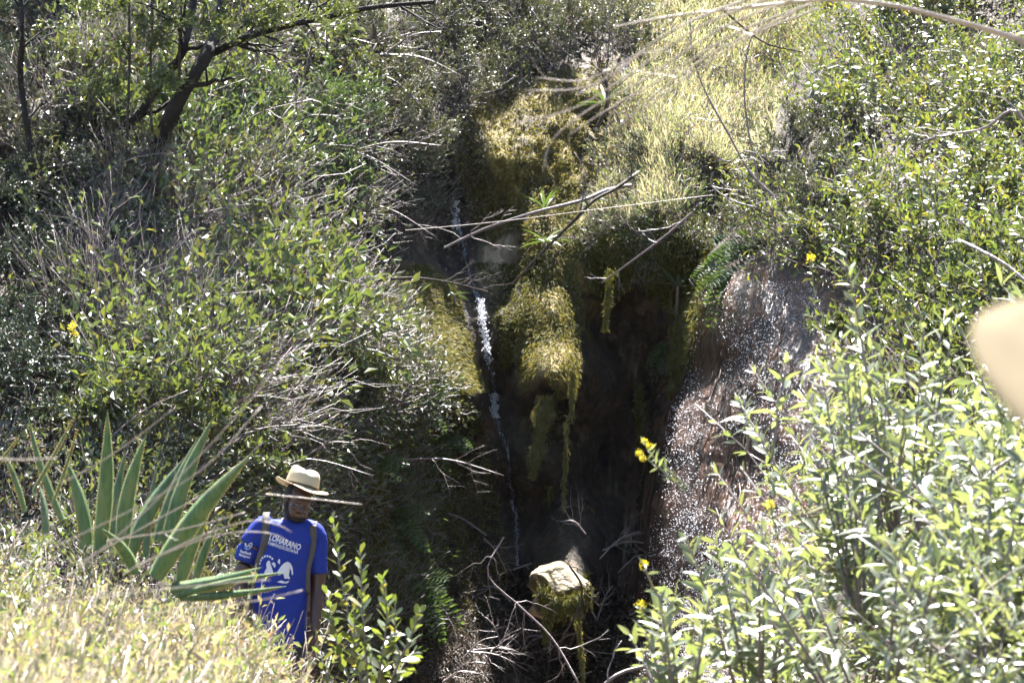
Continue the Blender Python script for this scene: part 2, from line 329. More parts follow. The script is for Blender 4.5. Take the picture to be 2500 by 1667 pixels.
def cliff_mat():
    m, n, l, o = new_mat('cliff')
    tc = n.new('ShaderNodeTexCoord')
    def noise(scale, det, st=(1, 1, 1)):
        mp = n.new('ShaderNodeMapping'); mp.inputs['Scale'].default_value = st; l.new(tc.outputs['Object'], mp.inputs[0])
        z = n.new('ShaderNodeTexNoise'); z.inputs['Scale'].default_value = scale; z.inputs['Detail'].default_value = det
        l.new(mp.outputs[0], z.inputs['Vector']); return z
    def attr(nm):
        a = n.new('ShaderNodeAttribute'); a.attribute_name = nm; return a
    def mix(f, a, b):
        x = n.new('ShaderNodeMix'); x.data_type = 'RGBA'; l.new(f, x.inputs[0]); l.new(a, x.inputs[6]); l.new(b, x.inputs[7]); return x.outputs[2]
    def mul(a, b):
        x = n.new('ShaderNodeMath'); x.operation = 'MULTIPLY'; x.use_clamp = True; l.new(a, x.inputs[0]); l.new(b, x.inputs[1]); return x.outputs[0]
    n1 = noise(2.6, 9, (1, .7, .7)); rock = ramp_node(n, [(.32, (.012, .010, .009)), (.46, (.055, .04, .028)), (.54, (.03, .026, .016)), (.66, (.10, .07, .045))]); l.new(n1.outputs[0], rock.inputs[0])
    n2 = noise(6, 8, (1, .6, .7)); wetc = ramp_node(n, [(.3, (.010, .008, .007)), (.46, (.05, .03, .02)), (.56, (.15, .075, .042)), (.66, (.04, .026, .02)), (.78, (.12, .07, .045))]); l.new(n2.outputs[0], wetc.inputs[0])
    n3 = noise(9, 6, (1, 1, .4)); palec = ramp_node(n, [(.3, (.20, .14, .08)), (.5, (.42, .33, .22)), (.7, (.50, .42, .32))]); l.new(n3.outputs[0], palec.inputs[0])
    mossc = ramp_node(n, [(.3, (.05, .035, .015)), (.5, (.16, .12, .03)), (.7, (.22, .16, .045))]); l.new(n3.outputs[0], mossc.inputs[0])
    aw, ap, am = attr('wet'), attr('pale'), attr('moss')
    mm = n.new('ShaderNodeMapRange'); mm.inputs[1].default_value = .42; mm.inputs[2].default_value = .56; l.new(n1.outputs[0], mm.inputs[0])
    c = mix(mul(am.outputs['Fac'], mm.outputs[0]), rock.outputs[0], mossc.outputs[0]); c = mix(ap.outputs['Fac'], c, palec.outputs[0]); c = mix(aw.outputs['Fac'], c, wetc.outputs[0])
    b = n.new('ShaderNodeBsdfPrincipled'); l.new(c, b.inputs['Base Color'])
    rg = n.new('ShaderNodeMapRange'); rg.inputs[3].default_value = .85; rg.inputs[4].default_value = .22; l.new(aw.outputs['Fac'], rg.inputs[0]); l.new(rg.outputs[0], b.inputs['Roughness'])
    sp = n.new('ShaderNodeMapRange'); sp.inputs[3].default_value = .3; sp.inputs[4].default_value = .9; l.new(aw.outputs['Fac'], sp.inputs[0]); l.new(sp.outputs[0], b.inputs['Specular IOR Level'])
    nb = noise(45, 3); nb2 = noise(13, 7, (1, .6, .8))
    b1 = n.new('ShaderNodeBump'); b1.inputs['Strength'].default_value = 1; b1.inputs['Distance'].default_value = .06; l.new(nb2.outputs[0], b1.inputs['Height'])
    b2 = n.new('ShaderNodeBump'); b2.inputs['Distance'].default_value = .03; l.new(nb.outputs[0], b2.inputs['Height']); l.new(b1.outputs[0], b2.inputs['Normal'])
    bs = n.new('ShaderNodeMapRange'); bs.inputs[3].default_value = .25; bs.inputs[4].default_value = 1.0; l.new(aw.outputs['Fac'], bs.inputs[0]); l.new(bs.outputs[0], b2.inputs['Strength'])
    l.new(b2.outputs[0], b.inputs['Normal']); l.new(b.outputs[0], o.inputs[0])
    return m
cliff_me.materials.append(cliff_mat())
tag(obj('cliff_terrain', cliff_me), 'dark steep ravine sides of rock and soil', kind='structure')

# ground in front, with the grassy mound and the bank on the right
def ground_z(x, y):
    sm = lambda a, b, v: (lambda t: t * t * (3 - 2 * t))(np.clip((v - a) / (b - a), 0, 1))
    left = sm(-.35, -1.0, x * 9 / np.maximum(y, 3)) * sm(3.0, 5.0, y) * (1 - sm(11.6, 13.2, y)) * (.80 + .22 * np.clip((-x * 9 / np.maximum(y, 3)) - .9, 0, 1.2) + .02 * (y - 8))
    right = sm(.75, 1.6, x * 9 / np.maximum(y, 3)) * sm(4.0, 6.5, y) * (.72 + .22 * np.clip(x * 9 / np.maximum(y, 3) - 1.2, 0, 1))
    return -.1 + left + right + .10 * fbm(x, y, .8, .8, 4, 61)
xa = axis(-5, 5, -300, 300, .06, 20.0); ya = axis(2, 19, -300, 400, .06, 20.0)
GX, GY = np.meshgrid(xa, ya); GZ = ground_z(GX, GY) * np.where((np.abs(GX) < 30) & (np.abs(GY) < 60), 1, .2)
GZ = GZ - np.clip((GY - 18) * .12, 0, 1.2)
gi = np.arange(GX.size).reshape(GX.shape)
gf = np.stack([gi[:-1, :-1], gi[:-1, 1:], gi[1:, 1:], gi[1:, :-1]], -1).reshape(-1, 4)
tag(obj('ground', make_mesh('ground', np.stack([GX, GY, GZ], -1).reshape(-1, 3), [gf], True, M['soil'])), 'brown soil under grass and herbs', kind='structure')

# ------------------------------------------------------------------ plants: generators
def rand_dirs(n, rg, up=0.0):
    v = rg.normal(size=(n, 3)); v = nrmz(v); v[:, 2] += up; return nrmz(v)
def gen_bush(seed, rad, h, nstem, ntwig, per, L, W, stemr=.012, flat=.7, twiglen=.35, droop=0.0, tworld=.5):
    """a dome of stems and twigs with leaves along the twigs -> (tube geometry, leaf arrays)"""
    rg = np.random.default_rng(seed)
    a = rg.uniform(0, 2 * np.pi, nstem); rr = rad * np.sqrt(rg.uniform(.05, 1, nstem)); hh = h * (1 - .55 * (rr / rad) ** 2) * rg.uniform(.7, 1.08, nstem)
    end = np.stack([rr * np.cos(a), rr * np.sin(a), hh], -1); K = 6; t = np.linspace(0, 1, K)
    stems = end[:, None] * np.stack([t ** 1.2, t ** 1.2, t ** .8], -1)[None] + np.cumsum(rg.normal(size=(nstem, K, 3)) * .025 * h, 1) * (t > 0)[None, :, None]
    si = rg.integers(0, nstem, ntwig); st = rg.uniform(.3, 1, ntwig) ** .7 * (K - 1.001); k = st.astype(int); f = (st - k)[:, None]
    p0 = stems[si, k] * (1 - f) + stems[si, k + 1] * f
    d = nrmz(nrmz(p0 - np.array((0, 0, h * .25))) * .8 + rg.normal(size=(ntwig, 3)) * .6 + np.array((0, 0, .35)))
    tl = twiglen * rad * rg.uniform(.5, 1.2, ntwig); K2 = 4; t2 = np.linspace(0, 1, K2)
    tw = p0[:, None] + d[:, None] * (tl[:, None] * t2)[..., None] + np.array((0, 0, 1.)) * ((t2 ** 2)[None] * (tworld - droop * 2) * .25 * tl[:, None])[..., None] + rg.normal(size=(ntwig, K2, 3)) * (.05 * tl[:, None, None]) * (t2 > 0)[None, :, None]
    tubes = merge(tube_geo(stems, stemr * np.linspace(1, .35, K)[None] * np.ones((nstem, 1)), 5),
                  tube_geo(tw, stemr * .35 * np.linspace(1, .4, K2)[None] * np.ones((ntwig, 1)), 3))
    lv = Leaves()
    n = ntwig * per; ti = np.repeat(np.arange(ntwig), per); u = np.clip(rg.beta(2, 1.2, n), .02, .999) * (K2 - 1); k = u.astype(int); f = (u - k)[:, None]
    b = tw[ti, k] * (1 - f) + tw[ti, k + 1] * f; td = nrmz(tw[ti, k + 1] - tw[ti, k])
    ld = nrmz(td * .55 + rg.normal(size=(n, 3)) * .55 + np.array((0, 0, .15 - droop)))
    outw = nrmz((b - np.array((0, 0, h * .3))) * (1, 1, .3)); ln = nrmz(np.array((0, 0, flat)) + outw * .42 + rg.normal(size=(n, 3)) * .30)
    s = rg.uniform(.6, 1.25, n)
    lv.add(b, ld, ln, L * s, W * s * rg.uniform(.8, 1.2, n))
    return tubes, lv
def gen_spikes(seed, nstem, h, spread, nleaf, L, W, angle=.8, side=0, stemr=.006):
    """upright wands with leaves in a spiral"""
    rg = np.random.default_rng(seed); K = 7; t = np.linspace(0, 1, K); paths = []
    for i in range(nstem):
        a = rg.uniform(0, 2 * np.pi); r = spread * math.sqrt(rg.uniform(.02, 1)); hh = h * rg.uniform(.6, 1.05)
        e = np.array((r * math.cos(a), r * math.sin(a), hh)); b = np.array((.15 * e[0], .15 * e[1], 0))
        p = b + (e - b) * np.stack([t ** 1.3, t ** 1.3, t], -1) + np.cumsum(rg.normal(size=(K, 3)) * .02 * h, 0) * (t > 0)[:, None]
        paths.append(p)
        for _ in range(side):
            k = rg.integers(2, K - 1); d = nrmz(rg.normal(size=3) * (1, 1, .3) + np.array((0, 0, .9))); l = h * rg.uniform(.15, .4)
            paths.append(p[k] + d * (t * l)[:, None] + rg.normal(size=(K, 3)) * .008 * (t > 0)[:, None])
    paths = np.array(paths); n = len(paths); lv = Leaves()
    tubes = tube_geo(paths, np.linspace(stemr, stemr * .4, K)[None] * np.ones((n, 1)), 4)
    seg = np.linalg.norm(np.diff(paths, axis=1), axis=-1).sum(1)
    for p, sl in zip(paths, seg):
        m = max(4, int(nleaf * sl / h)); u = np.sort(rg.uniform(.18, .995, m)) * (K - 1); k = u.astype(int); f = (u - k)[:, None]
        b = p[k] * (1 - f) + p[k + 1] * f; td = nrmz(p[k + 1] - p[k]); ang = np.arange(m) * 2.4 + rg.uniform(0, 6)
        r1 = nrmz(np.cross(td, np.array((.3, 1, .2)))); r2 = np.cross(td, r1); out = r1 * np.cos(ang)[:, None] + r2 * np.sin(ang)[:, None]
        fr = u / (K - 1); aa = angle * (1.25 - .7 * fr) * rg.uniform(.8, 1.2, m)
        d = td * np.cos(aa)[:, None] + out * np.sin(aa)[:, None] + rg.normal(size=(m, 3)) * .12
        nn = td * np.sin(aa)[:, None] - out * np.cos(aa)[:, None] + rg.normal(size=(m, 3)) * .2
        s = rg.uniform(.65, 1.15, m) * (1.05 - .45 * fr ** 3)
        lv.add(b, nrmz(d), nn, L * s, W * s)
    return tubes, lv
def proto(name, gen, leafmat, barkmat, kind='rhomb', fold=.25, curl=.15, smooth=None):
    tubes, lv = gen; arr = lv.cat()
    fm = make_mesh(name + '_foliage', *leaf_geo(*arr, kind, fold, curl), smooth=(kind != 'rhomb') if smooth is None else smooth, mat=leafmat)
    sm = make_mesh(name + '_stems', *tubes, smooth=True, mat=barkmat)
    return fm, sm
UP = Vector((0, 0, 1))
def plant(name, pr, loc, scale, rz, label, cat, group, tilt=None):
    e = empty(name, loc); e.rotation_euler = (0, 0, rz)
    if tilt is not None: e.rotation_euler = (Quaternion(UP.cross(Vector(tilt)).normalized(), UP.angle(Vector(tilt)) * .6) @ Quaternion(UP, rz)).to_euler()
    e.scale = (scale,) * 3 if np.isscalar(scale) else scale
    obj('foliage', pr[0], e); obj('stems', pr[1], e)
    return tag(e, label, cat, group)
SM = [proto('small_shrub', gen_bush(100 + i, .7, .75, 9, 170, 10, .055, .026), M['small'], M['twig']) for i in range(3)]
BR = [proto('broad_shrub', gen_bush(120 + i, .75, .85, 8, 120, 7, .10, .052, twiglen=.45), M['broad'], M['twig']) for i in range(3)]
DK = [proto('shade_toned_shrub', gen_bush(140 + i, .75, .95, 8, 200, 16, .042, .02), M['dark'], M['bark']) for i in range(2)]
LN = [proto('lance_shrub', gen_bush(160 + i, .6, .8, 10, 130, 9, .10, .018, twiglen=.4), M['lance'], M['twig']) for i in range(2)]
TW = [proto('twig_shrub', gen_bush(180 + i, .75, .9, 16, 230, 1, .06, .03, stemr=.009, twiglen=.75), M['broad'], M['twig']) for i in range(3)]
GL = [proto('glossy_shrub', gen_spikes(200 + i, 9, .95, .6, 34, .10, .034, angle=1.1, side=3), M['glossy'], M['twig'], 'obov', .15, .2) for i in range(3)]
SV = [proto('silver_shrub', gen_spikes(220 + i, 12, 1.2, .95, 36, .10, .027, angle=1.2, side=3) if i % 2 else gen_bush(230 + i, .75, 1.15, 12, 95, 10, .095, .027, stemr=.008, flat=.7, twiglen=.5), M['silver'], M['twig'], 'lens', .2, .25) for i in range(4)]

def scatter(protos, poly, n, smin, smax, name, label, cat, group, rg, embed=.15, mind=70):
    pts = []; tries = 0
    while len(pts) < n and tries < n * 60:
        tries += 1; x, y = sample_poly(poly, 1, rg); x, y = float(x[0]), float(y[0])
        if all((x - a) ** 2 + (y - b) ** 2 > mind ** 2 for a, b in pts): pts.append((x, y))
    pts.sort(key=lambda q: min((l[1] - q[0]) ** 2 + (l[2] - q[1]) ** 2 for l in LM))
    px, py = np.array(pts).T; p, nn = surf(px, py)
    for i in range(len(pts)):
        s = rg.uniform(smin, smax); nv = nrmz(nn[i] + np.array((0, -.1, .8)))
        plant(name, protos[rg.integers(len(protos))], p[i] - nn[i] * embed * s, (s * rg.uniform(.85, 1.15), s, s * rg.uniform(.8, 1.1)), rg.uniform(0, 6.28), where(label, *pts[i]), cat, group, nv)

rs = np.random.default_rng(42)
# left hillside
scatter(DK, [(-200, 480), (260, 430), (280, 1010), (-200, 1080)], 15, .8, 1.15, 'shade_toned_shrub', 'dense small-leaved shrub with shade-coloured leaves', 'shrub', 'shade-coloured shrubs low on the hillside', rs)
scatter(BR, [(150, -120), (900, -120), (850, 330), (160, 400)], 15, .75, 1.1, 'broadleaf_shrub', 'bright yellow-green broad-leaved shrub', 'shrub', 'broad-leaved shrubs around the leaning trunks', rs)
scatter(DK, [(-200, -120), (150, -120), (230, 380), (-200, 400)], 9, .8, 1.1, 'shade_toned_shrub', 'upper hillside shrub with shade-coloured leaves', 'shrub', 'shade-coloured shrubs high on the hillside', rs)
scatter(SM, [(-60, 350), (900, 330), (860, 600), (100, 560)], 13, .75, 1.1, 'small_leaved_shrub', 'glinting small-leaved hillside shrub', 'shrub', 'small-leaved shrubs below the leaning trunks', rs)
scatter(LN, [(430, 320), (860, 310), (830, 540), (450, 560)], 6, .8, 1.1, 'narrow_leaved_shrub', 'narrow-leaved green hillside shrub', 'shrub', 'narrow-leaved shrubs of the hillside', rs)
scatter(TW, [(-60, -60), (700, -60), (650, 300), (0, 420)], 12, .8, 1.1, 'twiggy_thicket', 'grey twiggy upper shrub', 'shrub', 'bare twiggy shrubs of the upper hillside', rs, mind=60)
scatter(TW, [(230, 560), (830, 560), (800, 900), (700, 1100), (420, 1150), (230, 1000)], 26, .8, 1.2, 'twiggy_thicket', 'grey twiggy half-bare shrub', 'shrub', 'bare twiggy shrubs of the hillside', rs, mind=60)
scatter(BR, [(270, 800), (560, 760), (640, 1150), (260, 1150)], 9, .6, .9, 'broadleaf_shrub', 'low yellow-green leafy shrub', 'shrub', 'leafy shrubs behind the agave', rs)
scatter(BR, [(560, 740), (820, 720), (930, 920), (860, 1000), (620, 960)], 6, .55, .75, 'broadleaf_shrub', 'bright leafy shrub hanging from the twigs', 'shrub', 'bright shrubs above the man', rs)
# above the waterfall
scatter(SM, [(760, -120), (1600, -120), (1560, 130), (1180, 240), (1060, 300), (800, 330)], 30, .65, .95, 'small_leaved_shrub', 'grey-green small-leaved slope shrub', 'shrub', 'small-leaved shrubs above the waterfall', rs)
scatter(SM, [(860, 330), (1060, 300), (1080, 420), (1030, 520), (940, 560), (880, 540)], 9, .5, .75, 'small_leaved_shrub', 'glinting shrub beside the waterfall', 'shrub', 'shrubs beside the waterfall', rs, mind=50)
scatter(SM, [(1480, 330), (1640, 330), (1680, 520), (1540, 620), (1440, 560)], 8, .35, .55, 'small_leaved_shrub', 'little shrub over the dark hollow', 'shrub', 'small shrubs on the brink', rs, mind=45)
# right bank
scatter(SM, [(1850, 330), (2000, 230), (2060, 500), (2000, 640), (1830, 620), (1800, 540)], 12, .5, .75, 'small_leaved_shrub', 'grey-leaved bank shrub', 'shrub', 'grey shrubs above the wet rock', rs, mind=60)
scatter(GL, [(1950, 60), (2650, -120), (2650, 700), (2050, 620)], 24, .8, 1.15, 'glossy_shrub', 'glossy sunlit shrub', 'shrub', 'glossy shrubs high on the sunny bank', rs, mind=90)
scatter(BR, [(2100, 500), (2650, 500), (2650, 900), (2150, 900)], 8, .7, .9, 'broadleaf_shrub', 'leafy shrub behind the pale shrubs', 'shrub', 'leafy shrubs behind the pale shrubs', rs, mind=90)
# pale narrow-leaved shrubs in front, on the bank at the right
sv = [(1.35, 10.6, 1.0), (1.75, 11.2, 1.1), (2.15, 11.0, 1.1), (1.2, 8.4, .62), (1.5, 8.9, .8), (1.75, 9.6, 1.0), (2.1, 9.3, 1.0), (1.45, 7.6, .55), (1.8, 8.2, .85), (1.05, 7.3, .45), (1.3, 6.9, .45), (1.6, 7.0, .62), (2.45, 10.4, 1.15), (1.9, 12.2, 1.15), (2.4, 12.3, 1.2), (1.5, 12.4, .95),
      (1.3, 11.6, .85), (1.55, 10.0, .95), (1.95, 10.4, 1.05), (2.35, 9.7, 1.1), (1.65, 8.0, .75), (1.95, 7.6, .85), (1.35, 9.5, .75), (1.15, 9.3, .55), (1.7, 13.2, 1.1), (2.2, 13.4, 1.25), (2.7, 12.0, 1.3), (2.75, 13.6, 1.35), (1.5, 6.4, .5), (1.75, 6.6, .62), (1.2, 6.2, .38), (2.0, 8.7, .95), (2.65, 11.2, 1.25)]
for i, (x, y, s) in enumerate(sv):
    plant('silver_shrub', SV[i % 4], (x, y, float(ground_z(np.array(x), np.array(y))) - .03), s, 1.3 * i, where('pale narrow-leaved near shrub', *[float(v) for v in to_px(np.array((x, y, float(ground_z(np.array(x), np.array(y))) + .9 * s)))]), 'shrub', 'pale narrow-leaved shrubs on the near bank')

# ------------------------------------------------------------------ grass, herbs, moss
def blades(name, base, nrm, n, L, W, mat, lean, spread, kind='blade', curl=.3, seed=1, label='', knd='stuff', cat=None, smin=.5):
    rg = np.random.default_rng(seed)
    d = nrmz(np.asarray(lean)[None] * np.ones((n, 1)) + nrm * .25 + rg.normal(size=(n, 3)) * spread)
    nn = rg.normal(size=(n, 3)); s = rg.uniform(smin, 1.3, n)
    lv = Leaves(); lv.add(base, d, nn, L * s, W * rg.uniform(.7, 1.3, n))
    o = obj(name, make_mesh(name, *leaf_geo(*lv.cat(), kind, .2, curl), smooth=False, mat=mat))
    return tag(o, label, cat, None, knd)
# sunny grass slope
gp = [(1480, -150), (2050, -150), (1990, 110), (1900, 260), (1880, 400), (1760, 470), (1640, 520), (1500, 560), (1440, 520), (1500, 300), (1560, 120)]
px, py = sample_poly(gp, 22000); p, nn = surf(px, py)
blades('grass_slope', p, nn, len(p), .20, .011, M['grass'], (.0, -.15, .8), .5, label='sunlit yellow-green grass on the slope above the dark hollow')
# moss
def mossy(name, poly, n, L, W, mat, lean, label, spread=.35, seed=3, lift=.0):
    px, py = sample_poly(poly, n, np.random.default_rng(seed)); p, nn = surf(px, py)
    rg = np.random.default_rng(seed + 1); p = p + nn * (rg.uniform(0, 1, (n, 1)) * lift)
    return blades(name, p, nn * 2, n, L, W, mat, lean, spread, 'rhomb', .3, seed, label)
mossy('hanging_moss', [(1300, 470), (1420, 440), (1420, 620), (1400, 950), (1360, 960), (1330, 880), (1280, 960), (1270, 860), (1290, 640)], 9000, .055, .016, M['moss'], (0, -.1, -1), 'golden moss hanging down the pillar of rock in the middle', lift=.08)
mossy('rock_moss', [(945, 660), (1030, 640), (1110, 700), (1150, 850), (1185, 950), (1120, 960), (1040, 860), (980, 760)], 9000, .06, .014, M['moss'], (.55, -.1, -.85), 'sunlit streaks of golden moss on the sloping rock beside the waterfall', spread=.2)
mossy('slope_moss', [(1080, 300), (1180, 210), (1500, 150), (1540, 260), (1460, 430), (1400, 470), (1280, 560), (1180, 600), (1140, 500)], 12000, .05, .016, M['moss'], (0, -.2, -.5), 'gold-brown moss on the rock face under the shrubs', spread=.5)
mossy('dark_moss', [(900, 950), (1060, 920), (1170, 1000), (1220, 1250), (1240, 1420), (1130, 1550), (920, 1600), (860, 1200)], 12000, .05, .015, M['mossgreen'], (.3, -.3, -.7), 'olive moss on the shaded rock at the left of the fall', spread=.5)
mossy('brink_moss', [(1420, 540), (1720, 520), (1740, 640), (1690, 900), (1640, 960), (1650, 760), (1560, 680), (1500, 740), (1430, 700)], 8000, .055, .016, M['mossgreen'], (0, -.2, -1), 'moss hanging over the brink of the dark hollow', lift=.08)
mossy('ledge_moss', [(1160, 640), (1290, 640), (1280, 860), (1230, 900), (1200, 760)], 3500, .05, .015, M['mossgreen'], (0, -.2, -.8), 'patchy olive moss on the ledge right of the fall', spread=.4)
mossy('strip_moss', [(1310, 960), (1360, 970), (1350, 1080), (1290, 1160), (1285, 1080)], 2500, .045, .014, M['moss'], (0, -.1, -1), 'strip of golden moss below the pillar')
mossy('stone_moss', [(1320, 1430), (1440, 1390), (1430, 1480), (1350, 1540), (1310, 1490)], 1200, .05, .014, M['mossgreen'], (0, -.1, -1), 'moss beard under the pale stone at the foot of the cliff')
def beard(x0, y0, x1, y1, wd, y, n, mat, label, seed):
    rg = np.random.default_rng(seed); y = y or float(surf(np.array([float(x0)]), np.array([float(y0)]))[0][0, 1]) - .25; t = rg.uniform(0, 1, n) ** .8; a = rg.uniform(0, 6.28, n); w_ = wd * (1 - .75 * t) * (1 + .35 * np.sin(t * 14 + seed)) * np.sqrt(rg.uniform(0, 1, n))
    p = P(x0 + (x1 - x0) * t + w_ * np.cos(a), y0 + (y1 - y0) * t, y + w_ / FPX * y * np.sin(a))
    return blades('moss_beard', p, np.zeros((n, 3)), n, .06, .016, mat, (0, -.15, -1), .3, 'rhomb', .3, seed, label)
for i, a in enumerate([(1335, 960, 1300, 1160, 30, 27.7, 1500, 'moss', 'long golden moss beard below the pillar'), (1400, 860, 1395, 1010, 14, 27.6, 500, 'moss', 'short moss beard right of the pillar'), (1490, 650, 1478, 800, 13, 27.4, 450, 'mossgreen', 'thin moss beard under the brink'), (1385, 1010, 1375, 1240, 8, 27.5, 500, 'moss', 'thread of moss hanging to the pale stone'), (1655, 790, 1640, 1000, 28, 0, 900, 'mossgreen', 'broad moss beard beside the wet rock'), (1560, 930, 1568, 1130, 20, 0, 700, 'mossgreen', 'ragged moss beard in the dark hollow'), (1340, 1180, 1345, 1290, 16, 0, 400, 'mossgreen', 'green moss tuft above the pale stone'), (1440, 1230, 1432, 1300, 10, 0, 250, 'moss', 'small moss tuft in the dark hollow'), (1410, 1480, 1425, 1667, 9, 24.9, 400, 'moss', 'moss thread hanging below the pale stone'), (1345, 1465, 1330, 1560, 18, 24.85, 400, 'mossgreen', 'green moss fringe at the pale stone edge')]): beard(*a[:7], M[a[7]], a[8], 400 + i)
# mound of dry grass and herbs in the lower left
def on_ground(n, x0, x1, y0, y1, rg, keep=None):
    out = np.zeros((0, 3))
    while len(out) < n:
        y = rg.uniform(y0, y1, 3 * n); u = rg.uniform(x0, x1, 3 * n); x = u * y; z = ground_z(x, y)
        q = np.stack([x, y, z], -1)
        if keep is not None: q = q[keep(q)]
        out = np.concatenate([out, q])
    return out[:n]
rg = np.random.default_rng(5)
hi = lambda q: q[:, 2] > .35
b = on_ground(42000, -.24, -.03, 5.0, 12.6, rg, hi); k = fbm(b[:, 0], b[:, 1], 5, 3, 3, 77) + rg.normal(size=len(b)) * .12 > .02; b = b[k]
blades('dry_grass', b, np.zeros((1, 3)), len(b), .25, .006, M['drygrass'], (.25, 0, .7), .7, seed=8, curl=.5, label='dry straw-coloured grass on the mound in front of the man', smin=.25)
c = on_ground(5200, -.24, -.03, 5.0, 12.6, rg, hi); lv = Leaves(); hh = rg.uniform(.08, .5, len(c)) * rg.uniform(.4, 1.0, len(c)) * np.clip(.75 + 1.1 * fbm(c[:, 0], c[:, 1], 4, 3, 2, 78), .25, 1.4); dr = nrmz(np.array((.15, 0, 1)) + rg.normal(size=(len(c), 3)) * .3)
t = np.linspace(0, 1, 4); q = c[:, None] + dr[:, None] * (hh[:, None] * t)[..., None] + rg.normal(size=(len(c), 4, 3)) * .012 * (t > 0)[None, :, None]
tag(obj('herb_stems', make_mesh('herb_stems', *tube_geo(q, np.linspace(.003, .0012, 4)[None] * np.ones((len(c), 1)), 3), smooth=True, mat=M['stalk'])), 'pale thin herb stems standing in the dry grass of the mound', kind='stuff')
ci = np.repeat(np.arange(len(c)), 7); u = rg.uniform(.2, 1, len(ci)); bb = c[ci] + dr[ci] * (hh[ci] * u)[:, None] + rg.normal(size=(len(ci), 3)) * .01
sz = rg.uniform(.5, 1.4, len(ci)); lv.add(bb, nrmz(dr[ci] * .5 + rg.normal(size=(len(ci), 3)) * .6), np.array((0, 0, .7)) + rg.normal(size=(len(ci), 3)) * .5, .042 * sz, .016 * sz)
tag(obj('herb_leaves', make_mesh('herb_leaves', *leaf_geo(*lv.cat(), 'rhomb', .25, .2), smooth=False, mat=M['herb'])), 'small yellow-green herb leaves among the dry grass of the mound', kind='stuff')

# undergrowth: sprigs of leaves close to the slope, filling between the shrubs
def sprigs(name, poly, n, per, L, W, mat, off, label, seed, kind='rhomb', cl=.07, twigs=True, thin=None):
    rg = np.random.default_rng(seed); px, py = sample_poly(poly, n, rg); p, nn = surf(px, py)
    if thin is not None:
        k = fbm(px / 100, py / 100, thin, thin, 3, seed) > -.12; p, nn = p[k], nn[k]; n = len(p)
    d = nrmz(nn * .6 + np.array((0, -.2, .6)) + rg.normal(size=(n, 3)) * .5); o = rg.uniform(*off, n)[:, None]
    c = p + d * o; lv = Leaves(); m = n * per; ci = np.repeat(np.arange(n), per)
    b = c[ci] + rg.normal(size=(m, 3)) * cl; ld = nrmz(nrmz(b - c[ci]) + d[ci] * .5 + rg.normal(size=(m, 3)) * .3)
    sz = rg.uniform(.6, 1.3, m); lv.add(b, ld, np.array((0, -.40, .80)) + rg.normal(size=(m, 3)) * .34, L * sz, W * sz)
    geo = leaf_geo(*lv.cat(), kind, .25, .15)
    ob = tag(obj(name, make_mesh(name, *geo, smooth=False, mat=mat)), label, None, None, 'stuff')
    if twigs:
        t = np.linspace(0, 1, 4); q = p[:, None] + d[:, None] * (t[None] * (o + cl * 1.5))[..., None] + rg.normal(size=(n, 4, 3)) * .03 * (t > 0)[None, :, None]
        tag(obj('undergrowth_twigs', make_mesh('undergrowth_twigs', *tube_geo(q, np.linspace(.005, .0025, 4)[None] * np.ones((n, 1)), 3), smooth=True, mat=M['twig'])), 'thin grey twigs of the ' + label, None, None, 'stuff')
    return ob
sprigs('undergrowth', [(-250, -150), (950, -150), (930, 420), (-250, 420)], 2600, 8, .06, .028, M['small'], (.02, .5), 'undergrowth high on the hillside', 71, thin=1.1)
sprigs('undergrowth', [(290, 380), (980, 330), (920, 620), (800, 900), (860, 1100), (880, 1667), (-250, 1700), (-250, 1080), (300, 1010)], 3300, 7, .072, .034, M['small'], (.02, .4), 'mixed undergrowth on the middle of the hillside', 72, thin=.8)
sprigs('undergrowth', [(200, 900), (800, 850), (800, 1400), (150, 1450)], 2200, 7, .06, .03, M['broad'], (.02, .35), 'yellow-green undergrowth behind the agave', 73, thin=1.2)
sprigs('undergrowth', [(760, -150), (1580, -150), (1560, 120), (1320, 230), (1160, 260), (1080, 420), (1080, 560), (940, 600)], 4200, 8, .045, .02, M['small'], (.02, .35), 'small-leaved undergrowth above the waterfall', 74, thin=1.4)
sprigs('undergrowth', [(1880, 60), (2100, -150), (2750, -150), (2750, 1300), (2150, 1100), (2100, 720), (1830, 620), (1800, 540)], 5000, 7, .07, .03, M['glossy'], (.02, .5), 'glossy undergrowth on the sunny bank', 75, thin=1.1)
sprigs('slope_herbs', [(1470, -100), (1960, -100), (1900, 260), (1760, 470), (1500, 560), (1440, 500), (1520, 250)], 2200, 6, .05, .016, M['herb'], (.05, .3), 'small glinting herbs among the grass of the sunny slope', 76, thin=1.0)
sprigs('shade_herbs', [(780, 1000), (1000, 960), (1060, 1300), (1000, 1667), (760, 1667)], 1500, 7, .06, .016, M['fern'], (.02, .3), 'green herbs in the shade between the man and the fall', 77, thin=1.2)
sprigs('brink_herbs', [(1440, 480), (1680, 420), (1740, 560), (1720, 760), (1640, 680), (1520, 640), (1440, 620)], 700, 7, .05, .016, M['lance'], (.02, .25), 'herbs hanging over the brink of the dark hollow', 78, thin=1.2)

